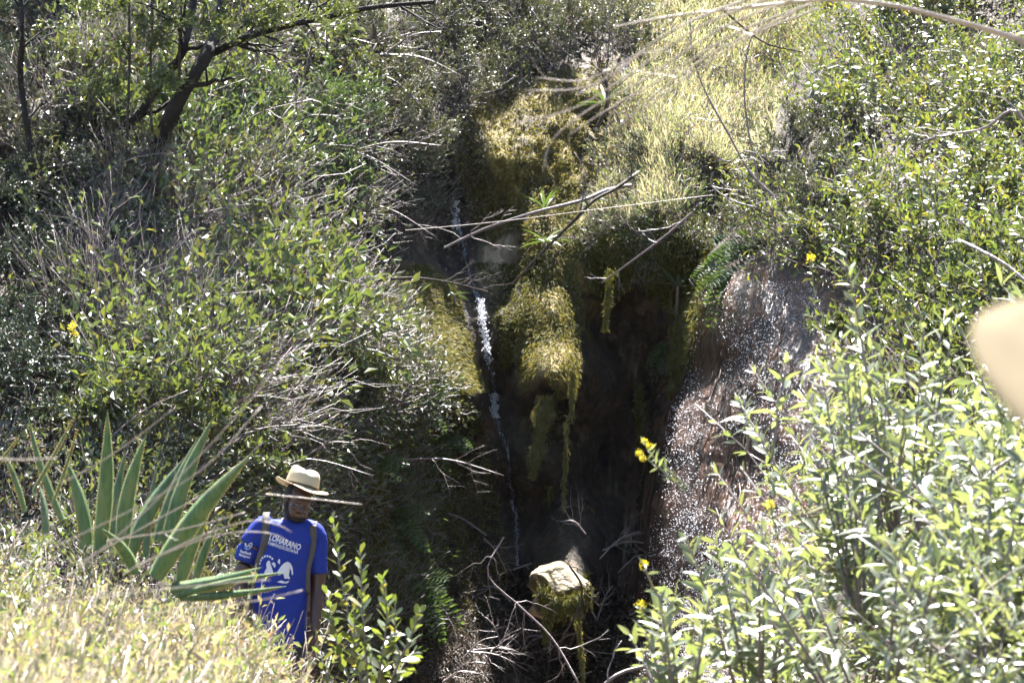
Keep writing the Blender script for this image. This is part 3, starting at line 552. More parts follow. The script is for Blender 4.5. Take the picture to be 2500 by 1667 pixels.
sprigs('undergrowth', [(880, 700), (960, 720), (1060, 900), (1090, 1010), (900, 1040), (820, 900)], 900, 7, .06, .028, M['small'], (.02, .3), 'shaded undergrowth below the moss streaks', 79)
sprigs('undergrowth', [(150, 20), (850, 20), (800, 330), (200, 420)], 330, 9, .095, .045, M['broad'], (.4, .85), 'large bright leaves standing out around the trunks', 80, cl=.11)
sprigs('undergrowth', [(560, 720), (780, 740), (850, 960), (640, 1000)], 150, 10, .125, .065, M['broad'], (.6, 1.0), 'bright leaf sprays standing out above the man', 81, cl=.13)
sprigs('undergrowth', [(250, 850), (540, 800), (600, 1050), (280, 1100)], 200, 9, .10, .05, M['broad'], (.5, .9), 'yellow-green leaf sprays standing out behind the agave', 83, cl=.12)
sprigs('undergrowth', [(420, 480), (760, 460), (640, 700), (300, 720)], 130, 9, .11, .055, M['broad'], (.6, .95), 'bright leaf sprays in the middle of the hillside', 84, cl=.12)
sprigs('undergrowth', [(330, 330), (800, 330), (740, 560), (330, 560)], 260, 9, .08, .03, M['lance'], (.5, .9), 'glinting leaf sprays standing out on the hillside', 82, cl=.10)
# ------------------------------------------------------------------ waterfall
def water_mat():
    m, n, l, o = new_mat('falling_water')
    tc = n.new('ShaderNodeTexCoord'); mp = n.new('ShaderNodeMapping'); mp.inputs['Scale'].default_value = (55, 55, 9); l.new(tc.outputs['Object'], mp.inputs[0])
    z = n.new('ShaderNodeTexNoise'); z.inputs['Scale'].default_value = 1; z.inputs['Detail'].default_value = 5; l.new(mp.outputs[0], z.inputs['Vector'])
    r = ramp_node(n, [(.40, (.05, .055, .075)), (.54, (.25, .27, .34)), (.68, (.80, .82, .88))]); l.new(z.outputs[0], r.inputs[0])
    b = n.new('ShaderNodeBsdfPrincipled'); l.new(r.outputs[0], b.inputs['Base Color']); b.inputs['Roughness'].default_value = .12; b.inputs['Specular IOR Level'].default_value = .8
    bp = n.new('ShaderNodeBump'); bp.inputs['Strength'].default_value = 1; bp.inputs['Distance'].default_value = .05; l.new(z.outputs[0], bp.inputs['Height']); l.new(bp.outputs[0], b.inputs['Normal'])
    t = n.new('ShaderNodeBsdfTranslucent'); l.new(r.outputs[0], t.inputs[0]); mx = n.new('ShaderNodeMixShader'); mx.inputs[0].default_value = .35
    l.new(b.outputs[0], mx.inputs[1]); l.new(t.outputs[0], mx.inputs[2])
    at = n.new('ShaderNodeAttribute'); at.attribute_name = 'edge'; a1 = n.new('ShaderNodeMath'); a1.operation = 'ADD'; l.new(at.outputs['Fac'], a1.inputs[0]); l.new(z.outputs[0], a1.inputs[1])
    mr = n.new('ShaderNodeMapRange'); mr.inputs[1].default_value = .82; mr.inputs[2].default_value = 1.08; l.new(a1.outputs[0], mr.inputs[0])
    tr = n.new('ShaderNodeBsdfTransparent'); m2 = n.new('ShaderNodeMixShader'); l.new(mr.outputs[0], m2.inputs[0]); l.new(tr.outputs[0], m2.inputs[1]); l.new(mx.outputs[0], m2.inputs[2]); l.new(m2.outputs[0], o.inputs[0]); return m
M['water'] = water_mat()
wp = np.array([(1108, 480, 18), (1116, 530, 15), (1132, 610, 13), (1150, 690, 13), (1172, 735, 22), (1180, 800, 27), (1193, 880, 22), (1207, 960, 17), (1208, 1010, 20), (1238, 1100, 12), (1250, 1200, 15), (1262, 1290, 13), (1260, 1380, 15)], float)
wq = smooth_path(wp, 140); wpt, wn_ = surf(wq[:, 0], wq[:, 1])
dep = wpt[:, 1].copy()
for _ in range(40): dep[1:-1] = (dep[:-2] + dep[2:] + dep[1:-1]) / 3
rgw = np.random.default_rng(3); K = 9; s = np.linspace(-1, 1, K)
wq[:, 0] += 5 * fbm(wq[:, 1] / 30, 0 * wq[:, 1], 1, 1, 3, 15); wq[:, 2] *= 1 + 1.2 * fbm(wq[:, 1] / 22, 0 * wq[:, 1] + 4, 1, 1, 2, 16)
wv = P((wq[:, 0:1] + wq[:, 2:3] * .55 * s[None] + rgw.normal(size=(140, K)) * 1.2), wq[:, 1:2] + 0 * s[None], dep[:, None] - .16 - .05 * np.sqrt(np.clip(1 - s ** 2, 0, 1))[None] + rgw.normal(size=(140, K)) * .02)
ii = np.arange(140 * K).reshape(140, K); wf = np.stack([ii[:-1, :-1], ii[:-1, 1:], ii[1:, 1:], ii[1:, :-1]], -1).reshape(-1, 4)
wme = make_mesh('waterfall', wv.reshape(-1, 3), [wf], True, M['water']); wa = wme.attributes.new('edge', 'FLOAT', 'POINT'); wa.data.foreach_set('value', np.tile((.62 * (1 - np.abs(s) ** 1.5)), 140).astype(np.float32))
o = obj('waterfall', wme); tag(o, 'thin white stream of water falling down the dark slot', kind='structure')
m, n, l, o_ = new_mat('water_drop'); b_ = n.new('ShaderNodeBsdfPrincipled'); b_.inputs['Base Color'].default_value = (.8, .82, .86, 1); b_.inputs['Roughness'].default_value = .25; b_.inputs['Specular IOR Level'].default_value = 1
t_ = n.new('ShaderNodeBsdfTranslucent'); t_.inputs[0].default_value = (.9, .9, .95, 1); x_ = n.new('ShaderNodeMixShader'); x_.inputs[0].default_value = .5; l.new(b_.outputs[0], x_.inputs[1]); l.new(t_.outputs[0], x_.inputs[2]); l.new(x_.outputs[0], o_.inputs[0]); M['drop'] = m
def drops(name, c, r, mat, label):
    o8 = np.array([(1, 0, 0), (-1, 0, 0), (0, 1, 0), (0, -1, 0), (0, 0, 1), (0, 0, -1)], float)
    v = c[:, None] + o8[None] * r[:, None, None]; i = np.arange(len(c))[:, None] * 6
    f = np.concatenate([i + t for t in ((0, 2, 4), (2, 1, 4), (1, 3, 4), (3, 0, 4), (2, 0, 5), (1, 2, 5), (3, 1, 5), (0, 3, 5))])
    return tag(obj(name, make_mesh(name, v.reshape(-1, 3), [f], True, mat)), label, None, None, 'stuff')
fc = np.concatenate([np.stack([rgw.normal(1112, 5, 200), rgw.uniform(490, 560, 200)], -1), np.stack([rgw.normal(0, 5, 420), rgw.beta(1.2, 2, 420) * 190 + 728], -1), np.stack([rgw.normal(0, 5, 260), rgw.uniform(960, 1020, 260)], -1)])
fc[200:, 0] += np.interp(fc[200:, 1], wp[:, 1], wp[:, 0])
fd = np.interp(fc[:, 1], wq[:, 1], dep)
drops('foam_glints', P(fc[:, 0], fc[:, 1], fd - rgw.uniform(.2, .32, len(fc))), rgw.uniform(.003, .014, len(fc)), M['drop'], 'white foam blobs added for the bright glints of the fall')  # white foam blobs put in where the water glints brightest
px, py = sample_poly([(1640, 1250), (1700, 1230), (1790, 1330), (1850, 1450), (1850, 1700), (1580, 1700), (1560, 1600)], 3500, rgw); p, nn = surf(px, py)
drops('water_spray', p + np.array((0, -1, 0)) * rgw.uniform(.05, 1.0, (len(p), 1)), rgw.uniform(.002, .007, len(p)), M['drop'], 'bright flying droplets in front of the wet rock')
px, py = sample_poly([(1695, 690), (1990, 690), (2060, 900), (1950, 1300), (1850, 1700), (1530, 1700), (1600, 1250), (1640, 1000), (1680, 930)], 20000, rgw); p, nn = surf(px, py)
k = fbm(px / 100, py / 100, 1.2, .8, 3, 5) + rgw.normal(size=len(px)) * .16 > .06; p, nn = p[k], nn[k]
drops('rock_glint_beads', p + nn * .03 + np.array((0, -.02, 0)), rgw.uniform(.001, .0085, len(p)) * rgw.uniform(.5, 1, len(p)), M['drop'], 'white water beads added as sun glints on the wet rock')  # white-coloured beads stand in for sun glints off the wet rock
# red roots on the wet rock
rp = sample_poly([(1760, 700), (1950, 700), (1850, 1250), (1720, 1500), (1660, 1400)], 55, rgw); strands = []
for x, y in zip(*rp):
    t = np.linspace(0, 1, 7); l_ = rgw.uniform(60, 190); q, nn = surf(x - l_ * .35 * t + rgw.normal(size=7) * 4, y + l_ * t); strands.append(q + nn * rgw.uniform(.02, .07))
tag(obj('red_roots', make_mesh('red_roots', *tube_geo(np.array(strands), np.linspace(.007, .003, 7)[None] * np.ones((len(strands), 1)), 4), smooth=True, mat=M['root'])), 'reddish roots trailing down the wet rock', kind='stuff')

# ------------------------------------------------------------------ trunks, branches, stalks
def limb(name, pts, r0, r1, mat, label, cat, n=16, twigs=0, tl=(40, 120), group=None, seed=0, sub=True, sides=7, knob=.0, tdir=None, linkparent=None):
    """pts: (px, py, depth); radii in photo pixels"""
    rg = np.random.default_rng(seed + 500); pts = np.array(pts, float); q = smooth_path(pts, n); w3 = P(q[:, 0], q[:, 1], q[:, 2]); sc_ = q[:, 2] / FPX
    rad = .8 * np.linspace(r0, r1, n) * sc_ * (1 + knob * rg.normal(size=n)); geos = [tube_geo(w3[None], rad[None], sides)]
    cur = [(q, rad)]
    for i in range(twigs):
        k = rg.integers(2, n - 1); a = q[k]; dirn = nrmz(q[min(k + 1, n - 1)] - q[k - 1]); ang = rg.choice([-1, 1]) * rg.uniform(.35, 1.1)
        if tdir is not None: dirn = nrmz(np.array(tdir, float))
        c, s_ = math.cos(ang), math.sin(ang); d2 = np.array((dirn[0] * c - dirn[1] * s_, dirn[0] * s_ + dirn[1] * c)); L = rg.uniform(*tl); t = np.linspace(0, 1, 8)
        bend = rg.normal() * .35; xy = a[:2] + np.outer(t * L, d2) + np.outer(t ** 2 * L * bend, (-d2[1], d2[0])) + rg.normal(size=(8, 2)) * L * .02 * (t > 0)[:, None]
        dp = a[2] + t * L / FPX * a[2] * rg.uniform(-.8, .8); r_ = rad[k] * np.linspace(.5, .16, 8); geos.append(tube_geo(P(xy[:, 0], xy[:, 1], dp)[None], r_[None], 4))
        if sub:
            for j in (3, 5):
                e = xy[j] + np.outer(t * L * .4, nrmz(d2 + rg.normal(size=2) * .8)); geos.append(tube_geo(P(e[:, 0], e[:, 1], dp[j] + 0 * t)[None], (r_[j] * np.linspace(.7, .3, 8))[None], 3))
    me = make_mesh(name, *merge(*geos), smooth=True, mat=mat); base = w3[0]
    me.transform(Matrix.Translation(-Vector(base)))
    o = obj(name, me, linkparent, base if linkparent is None else None)
    if linkparent is not None: o.location = Vector(base) - linkparent.location; return o
    return tag(o, label, cat, group)
def tree(pts, r0, r1, label, crown, cs, seed, extra=(), leafy_at=()):
    e = empty('leaning_tree', P(*pts[0])); tag(e, label, 'tree')
    limb('trunk', pts, r0, r1, M['blackbark'], None, None, 20, twigs=5, tl=(60, 160), seed=seed, linkparent=e, knob=.08)
    for i, ex in enumerate(extra): limb('limb', ex, r0 * .5, r1 * .4, M['blackbark'], None, None, 16, twigs=18, tl=(50, 130), seed=seed + i + 1, linkparent=e)
    for (bx, by, bd, bs) in leafy_at:
        c = obj('crown', crown, e); c.location = Vector(P(bx, by, bd)) - e.location; c.scale = (bs,) * 3; c.rotation_euler = (.3 * bx % 1, 0, bx)
    c = obj('crown', crown, e); c.location = Vector(P(*pts[-1])) - e.location + Vector((0, 0, -.2)); c.scale = (cs,) * 3
    return e
tree([(330, 470, 26.4), (395, 330, 25.4), (440, 240, 25.2), (500, 140, 25.2), (535, 50, 25.8), (570, -120, 26.4), (600, -330, 26.9)], 25, 16, 'dark leaning tree trunk, thicker and blacker of the two on the hillside', BR[0][0], 1.2, 1, [[(520, 130, 25.6), (620, 85, 25.2), (760, 50, 25), (900, 20, 24.8), (1060, 5, 24.8)]], [(520, 110, 24.7, .42), (600, 110, 24.7, .4), (470, 30, 24.9, .5), (680, 70, 24.6, .35), (820, 70, 24.5, .3), (580, 10, 25.2, .5)])
tree([(150, 580, 24.9), (215, 440, 25.4), (260, 350, 25.6), (340, 280, 25.7), (400, 185, 25.7), (440, 140, 25.4), (470, 20, 25.8), (500, -250, 26.6)], 20, 11, 'brown bent tree trunk, lower one of the two leaning on the hillside', BR[1][0], 1.1, 5, (), [(380, 250, 25.0, .4), (270, 260, 25.0, .42), (330, 150, 25.2, .45), (250, 60, 25.3, .5), (400, 90, 25.2, .38)])
tree([(90, 480, 25.4), (70, 330, 25.4), (50, 180, 25.4), (55, 60, 25.1), (40, -250, 25.8)], 12, 7, 'upright dark trunk near the top corner of the hillside', DK[0][0], 1.2, 9)
for i, (x0, x1, y1) in enumerate([(372, 368, 150), (442, 438, 110), (315, 312, 330)]):
    limb('sapling_stem', [(x0, y1 + 330, 26.2), (x0 - 4, y1, 25.3), (x1 + 4, y1 * .4, 25.5), (x1, -260, 26.2)], 5, 4, M['bark'], ['thin upright grey sapling beside the bent trunk', 'thin upright grey sapling beside the black trunk', 'pale thin sapling standing before the bent trunk'][i], 'sapling', seed=20 + i, twigs=3)
BB = [([(1085, 605, 27.4), (1180, 560, 27.4), (1300, 520, 27.3), (1420, 490, 27.4), (1480, 465, 27.6), (1540, 452, 28)], 5, 8, 'grey bare branch reaching across the moss towards the fall', 5),
      ([(1255, 690, 27.6), (1330, 610, 27.5), (1400, 540, 27.4), (1450, 490, 27.4), (1500, 462, 27.6), (1560, 420, 28)], 6, 8, 'dark bare branch leaning over the mossy pillar', 4),
      ([(880, 690, 26.2), (1000, 678, 26.5), (1100, 690, 26.9), (1190, 712, 27.6)], 6, 3, 'dark dead branch crossing the top of the moss streaks', 10),
      ([(1690, 520, 26.5), (1620, 580, 26.6), (1540, 640, 26.9), (1470, 690, 27.4)], 6, 4, 'dead branch slanting down from the grassy brink', 4),
      ([(1460, 310, 29.5), (1485, 250, 29.4), (1475, 190, 29.4), (1440, 150, 29.5)], 10, 4, 'gnarled dark dead bush in front of the golden moss', 14),
      ([(1890, 480, 24.4), (1830, 420, 24.4), (1780, 330, 24.3), (1720, 220, 24.3), (1690, 130, 24.2), (1685, 40, 24.2)], 6, 2, 'thin dead stem slanting up from the cave on the slope', 2),
      ([(1852, 440, 24.3), (1822, 290, 24.3), (1818, 180, 24.2), (1835, 90, 24.2), (1880, 20, 24.2)], 5, 2, 'thin upright dead sapling with forked tip above the cave', 3),
      ([(1730, 370, 24), (1780, 395, 24), (1820, 370, 23.9), (1870, 385, 23.9)], 3, 3, 'pale curling dead twig at the mouth of the cave', 3),
      ([(1740, 420, 24), (1738, 455, 24), (1790, 490, 23.9), (1850, 508, 23.8)], 4, 3, 'white crooked dead twig below the cave', 5),
      ([(1760, 20, 20), (1830, 80, 20), (1880, 110, 20), (1960, 128, 20)], 5, 3, 'dark stick crossing the top of the grassy slope', 0),
      ([(2520, 320, 13.5), (2470, 270, 13.5), (2400, 315, 13.6), (2300, 330, 13.8), (2240, 350, 14)], 8, 3, 'bare grey branch among the glossy shrubs', 5),
      ([(2540, 720, 10.4), (2460, 650, 10.5), (2390, 610, 10.6), (2340, 585, 10.8)], 9, 5, 'thick pale stick behind the blurred hat', 1),
      ([(1430, 1720, 12.4), (1500, 1650, 12.4), (1580, 1625, 12.5), (1660, 1618, 12.6), (1760, 1590, 12.8)], 9, 4, 'thick pale branch lying across the bottom of the picture', 5),
      ([(1230, 1310, 24.5), (1190, 1400, 24.5), (1270, 1480, 24.4), (1350, 1560, 24.3), (1420, 1680, 24)], 3, 5, 'long thin dead stem slanting through the twig heap', 12),
      ([(1390, 1380, 24.8), (1420, 1430, 24.8), (1410, 1490, 24.8), (1370, 1560, 24.6)], 5, 4, 'curved dark root arching in front of the pale stone', 4)]
for i, (pts, r0, r1, lab, tw) in enumerate(BB): limb('bare_branch', pts, r0 * .72, r1 * .72, M['twig'] if i not in (1, 2, 4, 9, 14) else M['bark'], lab, 'branch', seed=40 + i, twigs=tw, knob=.06)
rgb = np.random.default_rng(91)
for i in range(26):
    x, y = rgb.uniform(1030, 1560), rgb.uniform(1290, 1667); a = rgb.uniform(0, 6.28); L = rgb.uniform(60, 170); d0 = float(surf(np.array([x]), np.array([y]))[0][0, 1]) - rgb.uniform(.2, 1.0)
    limb('dead_twig', [(x, y, d0), (x + L * .5 * math.cos(a), y + L * .35 * math.sin(a) - 15, d0), (x + L * math.cos(a), y + L * .7 * math.sin(a), d0)], 3, 1.5, M['twig'], where('thin dead twig', x, y), 'twig', seed=120 + i, twigs=5, tl=(30, 90), group='dead twigs at the foot of the fall', n=9, sides=4)
for i in range(44):
    x, y = rgb.uniform(60, 980), rgb.uniform(60, 1150); a = rgb.uniform(-.7, .7); L = rgb.uniform(120, 300); d0 = float(surf(np.array([x]), np.array([y]))[0][0, 1]) - rgb.uniform(.3, .9)
    limb('dead_twig', [(x, y, d0), (x + L * .5 * math.cos(a), y - L * .5 * math.sin(a) - 20, d0), (x + L * math.cos(a), y - L * math.sin(a), d0)], 2.8, 1.2, M['twig'], where('long pale dead twig', x + L * .5, y), 'twig', seed=170 + i, twigs=5, tl=(40, 120), group='dead twigs over the hillside thicket', n=10, sides=4)
# near branches at the top right, out of focus
limb('overhanging_branch', [(1500, 66, 7), (1640, 40, 7), (1800, 22, 7), (2000, 0, 7), (2150, 8, 7), (2300, 42, 7), (2430, 78, 7), (2560, 120, 7)], 2.5, 10, M['stalk'], 'pale blurred branch hanging across the top right corner', 'branch', 24, 3, (60, 160), seed=300)
fan = [[(1950, -30), (1720, 60), (1540, 180), (1400, 265), (1240, 305)], [(1960, -10), (1760, 70), (1580, 190), (1450, 260), (1350, 340), (1325, 420)], [(1900, -30), (1650, 70), (1520, 165), (1420, 215), (1280, 222)], [(1980, 10), (1800, 80), (1620, 190), (1480, 270), (1390, 330)], [(1930, -40), (1690, 50), (1560, 130), (1430, 195), (1310, 190)], [(2000, 20), (1830, 90), (1660, 200), (1560, 280)], [(1940, 30), (1740, 130), (1600, 230), (1500, 320)]]
for i, f in enumerate(fan): limb('dry_stalk', [(x, y, 6.4 + .1 * i) for x, y in f], 3.6, 1.8, M['stalk'], '%s pale blurred stalk sweeping down before the sunny slope, counted from its low end' % ['first', 'second', 'third', 'fourth', 'fifth', 'sixth', 'seventh'][i], 'stalk', 20, 2, (60, 140), 'dry stalks sweeping before the slope', 320 + i, False, 5)
ST = [([(150, 1420, 6.4), (330, 1270, 6.4), (480, 1120, 6.4), (600, 990, 6.4), (680, 890, 6.4)], 3.5, 1.6), ([(120, 1340, 6.0), (330, 1240, 6.0), (500, 1140, 6), (640, 990, 6.1)], 3, 1.5), ([(200, 1370, 7), (380, 1270, 7), (520, 1190, 7), (640, 1080, 7)], 3, 1.5), ([(260, 1320, 7.2), (450, 1290, 7.2), (600, 1250, 7.2)], 3, 2), ([(-30, 1120, 5.5), (60, 1122, 5.5), (140, 1118, 5.5)], 5, 3),
      ([(150, 1180, 6.6), (240, 1130, 6.6), (330, 1070, 6.6), (420, 1000, 6.6)], 3, 1.5), ([(300, 1400, 6.8), (440, 1330, 6.8), (540, 1290, 6.8), (620, 1270, 6.8), (680, 1282, 6.8), (712, 1298, 6.8)], 3.2, 2), ([(330, 1380, 7), (520, 1308, 7), (650, 1300, 7), (720, 1330, 7)], 3, 1.8), ([(650, 1206, 8.5), (760, 1217, 8.5), (885, 1231, 8.5)], 3.4, 2), ([(80, 1480, 6), (300, 1450, 6), (520, 1425, 6), (660, 1415, 6)], 3, 2), ([(120, 1560, 6), (350, 1500, 6), (600, 1470, 6), (740, 1440, 6)], 3, 2)]
lab = ['longest dry stalk slanting up across the agave', 'pale dry stalk slanting over the middle of the agave', 'short dry stalk slanting through the agave leaves', 'dry stalk lying almost flat before the agave', 'pale thick stalk end poking in at the left edge', 'dry stalk slanting above the small agave leaves', 'dry stalk bending over the chest of the man', 'dry stalk lying across the shirt below the collar', 'bright straight stalk crossing the face of the man', 'dry stalk lying along the mound below the agave', 'lowest dry stalk lying along the grassy mound']
for i, (pts, a, b2) in enumerate(ST): limb('dry_stalk', pts, a * .8, b2 * .8, M['stalk'], lab[i], 'stalk', 18, 1 if i < 4 else 0, (40, 90), None, 350 + i, False, 6)
tag(limb('spider_thread', [(990, 562, 22), (1200, 543, 22), (1450, 512, 22), (1740, 476, 22)], .7, .7, M['stalk'], 'single bright spider thread stretched across the ravine', 'thread', 12, sides=4), None)
limb('wasp_nest', [(912, 62, 24.8), (915, 78, 24.8), (915, 96, 24.8)], 4, 9, M['bark'], 'small dark nest hanging from the branch at the top', 'nest', 8, sides=10)

# litter on the floor of the ravine
rgl = np.random.default_rng(12); px, py = sample_poly([(950, 1480), (1150, 1400), (1480, 1420), (1640, 1500), (1640, 1760), (900, 1760)], 9000, rgl); p, nn = surf(px, py)
blades('leaf_litter', p + nn * .02, nn, len(p), .07, .022, M['litter'], (0, -.5, .1), .7, 'rhomb', .3, 13, 'brown dead leaves and bark on the floor of the ravine')
# ------------------------------------------------------------------ ferns, rosettes, flowers
def fern(px_, py_, dirpx, L, label, n=9, seed=0, mat='fern', lift=.12):
    rg = np.random.default_rng(seed); p, nn = surf(np.array([px_]), np.array([py_])); p = p[0] + nn[0] * .02
    e = empty('fern', p); tag(e, label, 'fern')
    for i in range(n):
        a = math.atan2(-dirpx[1], dirpx[0]) + rg.normal() * .5; d = np.array((math.cos(a), -.35 + rg.normal() * .25, math.sin(a))); d = d / np.linalg.norm(d); l = L * rg.uniform(.6, 1.1); t = np.linspace(0, 1, 12)
        path = np.outer(t * l, d) + np.outer(t ** 2 * l * .35, (0, 0, -1)) + np.array((0, -lift, .0)) * np.sin(t * 1.6)[:, None]
        td = nrmz(np.gradient(path, axis=0)); side = nrmz(np.cross(td, (0, -.8, .6))); lv = Leaves(); pl = l * .24 * np.sin(np.pi * np.clip(t * .92 + .08, 0, 1)) ** .7
        for sgn in (-1, 1): lv.add(path, nrmz(side * sgn + td * .35 + np.array((0, 0, -.1))), np.cross(td, side) + 0 * td + np.array((0, -.3, .6)), pl, np.full(12, l * .075))
        obj('frond', make_mesh('frond', *merge(leaf_geo(*lv.cat(), 'rhomb', .15, .1), tube_geo(path[None], np.linspace(.004, .002, 12)[None], 3)), smooth=False, mat=M[mat]), e)
    return e
fern(1010, 1000, (.5, -1), .5, 'bright green fern on the shaded wall left of the fall', 10, 1)
fern(1080, 1060, (.9, .2), .35, 'small sunlit fern on the dark wall beside the fall', 4, 2)
fern(960, 1250, (.6, .3), .5, 'dark fern on the shaded wall behind the man', 8, 3)
fern(1000, 1420, (.6, .4), .55, 'drooping fern low on the shaded wall', 9, 4)
fern(880, 1150, (.4, -.6), .5, 'upright dark fern among the shaded herbs', 8, 5)
fern(1790, 660, (-.5, .5), .5, 'pale fern drooping over the top of the wet rock', 8, 6)
fern(1850, 610, (-.8, .0), .55, 'sunlit fern arching above the wet rock', 8, 7)
fern(1750, 640, (-.3, .9), .45, 'fern hanging at the corner of the wet rock', 6, 8)
fern(1620, 830, (-.3, .9), .35, 'fern hanging beneath the brink of the hollow', 6, 9)
def rosette(px_, py_, y, r, n, label, seed, mat='lance', wid=.12, updir=(0, -.2, 1)):
    rg = np.random.default_rng(seed); y = float(surf(np.array([px_]), np.array([py_]))[0][0, 1]) - .22; e = empty('aloe_rosette', P(px_, py_, y)); tag(e, label, 'aloe')
    st = np.array([(0, .34, -.30), (0, .12, -.14), (0, 0, 0)]); obj('stem', make_mesh('stem', *tube_geo(st[None], np.array([[.018, .016, .014]]), 6), smooth=True, mat=M['twig']), e)
    for i in range(n):
        a = i * 2.4 + rg.uniform(0, .5); el = rg.uniform(-.1, 1.2); d = np.array((math.cos(a) * math.cos(el), math.sin(a) * math.cos(el) * .8 - .2, math.sin(el))); lv = Leaves()
        lv.add(np.zeros((1, 3)), d[None], np.array([(-d[0] * .8, -d[1] * .8, 1.0)]), np.array([r * rg.uniform(.75, 1.15)]), np.array([r * wid])); obj('leaf', make_mesh('leaf', *leaf_geo(*lv.cat(), 'lens', .5, .25), smooth=True, mat=M[mat]), e)
rosette(1478, 255, 29.2, .36, 16, 'spiky aloe rosette on top of the dead bush', 1)
rosette(1330, 510, 28.6, .30, 12, 'upper green aloe rosette on the mossy pillar', 2)
rosette(1330, 590, 28.3, .32, 12, 'lower green aloe rosette on the mossy pillar, under the bare branch', 3)
rosette(1655, 700, 26.6, .36, 14, 'green aloe rosette on the brink beside the wet rock', 4)
rosette(1525, 1345, 27.2, .28, 8, 'small aloe with pale leaves in the dark hollow', 5)
rosette(1110, 720, 27.8, .2, 8, 'tiny aloe at the top of the moss streaks', 6)
def flowers(px_, py_, y, stem, label, seed, nh=2, r=.0095):
    rg = np.random.default_rng(seed); e = empty('yellow_flower', P(*stem[0], y)); tag(e, label, 'flower'); b0 = np.array(e.location)
    pth = smooth_path([P(a, b, y) for a, b in stem], 10) - b0; obj('stem', make_mesh('stem', *tube_geo(pth[None], np.linspace(.0035, .002, 10)[None], 5), smooth=True, mat=M['herb']), e)
    lv = Leaves(); n = 10; k = rg.integers(2, 9, n); lv.add(pth[k], nrmz(rg.normal(size=(n, 3)) + np.array((0, 0, .6))), rg.normal(size=(n, 3)), rg.uniform(.025, .05, n), rg.uniform(.008, .012, n)); obj('leaves', make_mesh('leaves', *leaf_geo(*lv.cat(), 'lens', .2, .2), smooth=True, mat=M['silver']), e)
    for h in range(nh):
        c = pth[-1] + rg.normal(size=3) * r * (h > 0) + np.array((0, 0, -1.5 * r * h)); lv = Leaves(); n = 60
        d = rand_dirs(n, rg, .7); lv.add(c + d * r * .8 + rg.normal(size=(n, 3)) * r * .35, d, rg.normal(size=(n, 3)), np.full(n, r * .5), np.full(n, r * .4)); obj('flower_head', make_mesh('flower_head', *leaf_geo(*lv.cat(), 'rhomb', .2, .1), smooth=False, mat=M['flower']), e)
flowers(0, 0, 9.2, [(1680, 1190), (1625, 1140), (1590, 1110), (1572, 1078)], 'upper yellow flower head leaning out before the dark hollow', 1)
flowers(0, 0, 9.1, [(1675, 1200), (1620, 1150), (1590, 1128), (1562, 1108)], 'yellow flower head just under the upper one before the dark hollow', 2)
flowers(0, 0, 8.8, [(1640, 1480), (1600, 1440), (1580, 1400), (1572, 1380)], 'small yellow flower low before the wet rock', 3, 1, .012)
flowers(0, 0, 8.8, [(1640, 1560), (1600, 1530), (1575, 1500), (1567, 1480)], 'lowest small yellow flower before the wet rock', 4, 1, .013)
flowers(0, 0, 12.5, [(1990, 720), (1985, 690), (1982, 660), (1980, 630)], 'yellow flowers on the bank above the wet rock', 5, 2, .014)
flowers(0, 0, 9, [(1900, 1320), (1890, 1280), (1885, 1250), (1880, 1230)], 'yellow flowers among the pale shrubs', 6, 2, .011)
flowers(0, 0, 19.5, [(185, 900), (180, 850), (182, 810), (178, 795)], 'yellow flowers before the shade-coloured shrubs of the hillside', 7, 3, .022)

# ------------------------------------------------------------------ agave
def agave_mat():
    m, n, l, o = new_mat('agave_leaf'); tc = n.new('ShaderNodeTexCoord'); z = n.new('ShaderNodeTexNoise'); z.inputs['Scale'].default_value = 9; z.inputs['Detail'].default_value = 5; l.new(tc.outputs['Object'], z.inputs['Vector'])
    mp = n.new('ShaderNodeMapping'); mp.inputs['Scale'].default_value = (60, 60, 3); l.new(tc.outputs['Object'], mp.inputs[0]); z2 = n.new('ShaderNodeTexNoise'); z2.inputs['Scale'].default_value = 1; z2.inputs['Detail'].default_value = 4; l.new(mp.outputs[0], z2.inputs['Vector'])
    ad = n.new('ShaderNodeMath'); ad.operation = 'ADD'; l.new(z.outputs[0], ad.inputs[0]); l.new(z2.outputs[0], ad.inputs[1]); hf = n.new('ShaderNodeMath'); hf.operation = 'MULTIPLY'; hf.inputs[1].default_value = .5; l.new(ad.outputs[0], hf.inputs[0])
    r = ramp_node(n, [(.34, (.065, .115, .06)), (.47, (.105, .17, .08)), (.56, (.145, .205, .10)), (.66, (.20, .20, .11))]); l.new(hf.outputs[0], r.inputs[0])
    b = n.new('ShaderNodeBsdfPrincipled'); b.inputs['Roughness'].default_value = .5; l.new(r.outputs[0], b.inputs['Base Color'])
    bp = n.new('ShaderNodeBump'); bp.inputs['Strength'].default_value = .5; bp.inputs['Distance'].default_value = .006; l.new(z2.outputs[0], bp.inputs['Height']); l.new(bp.outputs[0], b.inputs['Normal'])
    t = n.new('ShaderNodeBsdfTranslucent'); l.new(r.outputs[0], t.inputs[0]); x = n.new('ShaderNodeMixShader'); x.inputs[0].default_value = .4; l.new(b.outputs[0], x.inputs[1]); l.new(t.outputs[0], x.inputs[2]); l.new(x.outputs[0], o.inputs[0]); return m
M['agave'] = agave_mat(); M['spine'] = leaf_mat('spine', G((.30, .15, .05), (.34, .24, .08)), trans=.35, tcol=(1, 1, 1), rough=.5)
AG = empty('agave', P(395, 1420, 10.8)); tag(AG, 'large spiky green agave at the lower left, beside the man', 'agave')
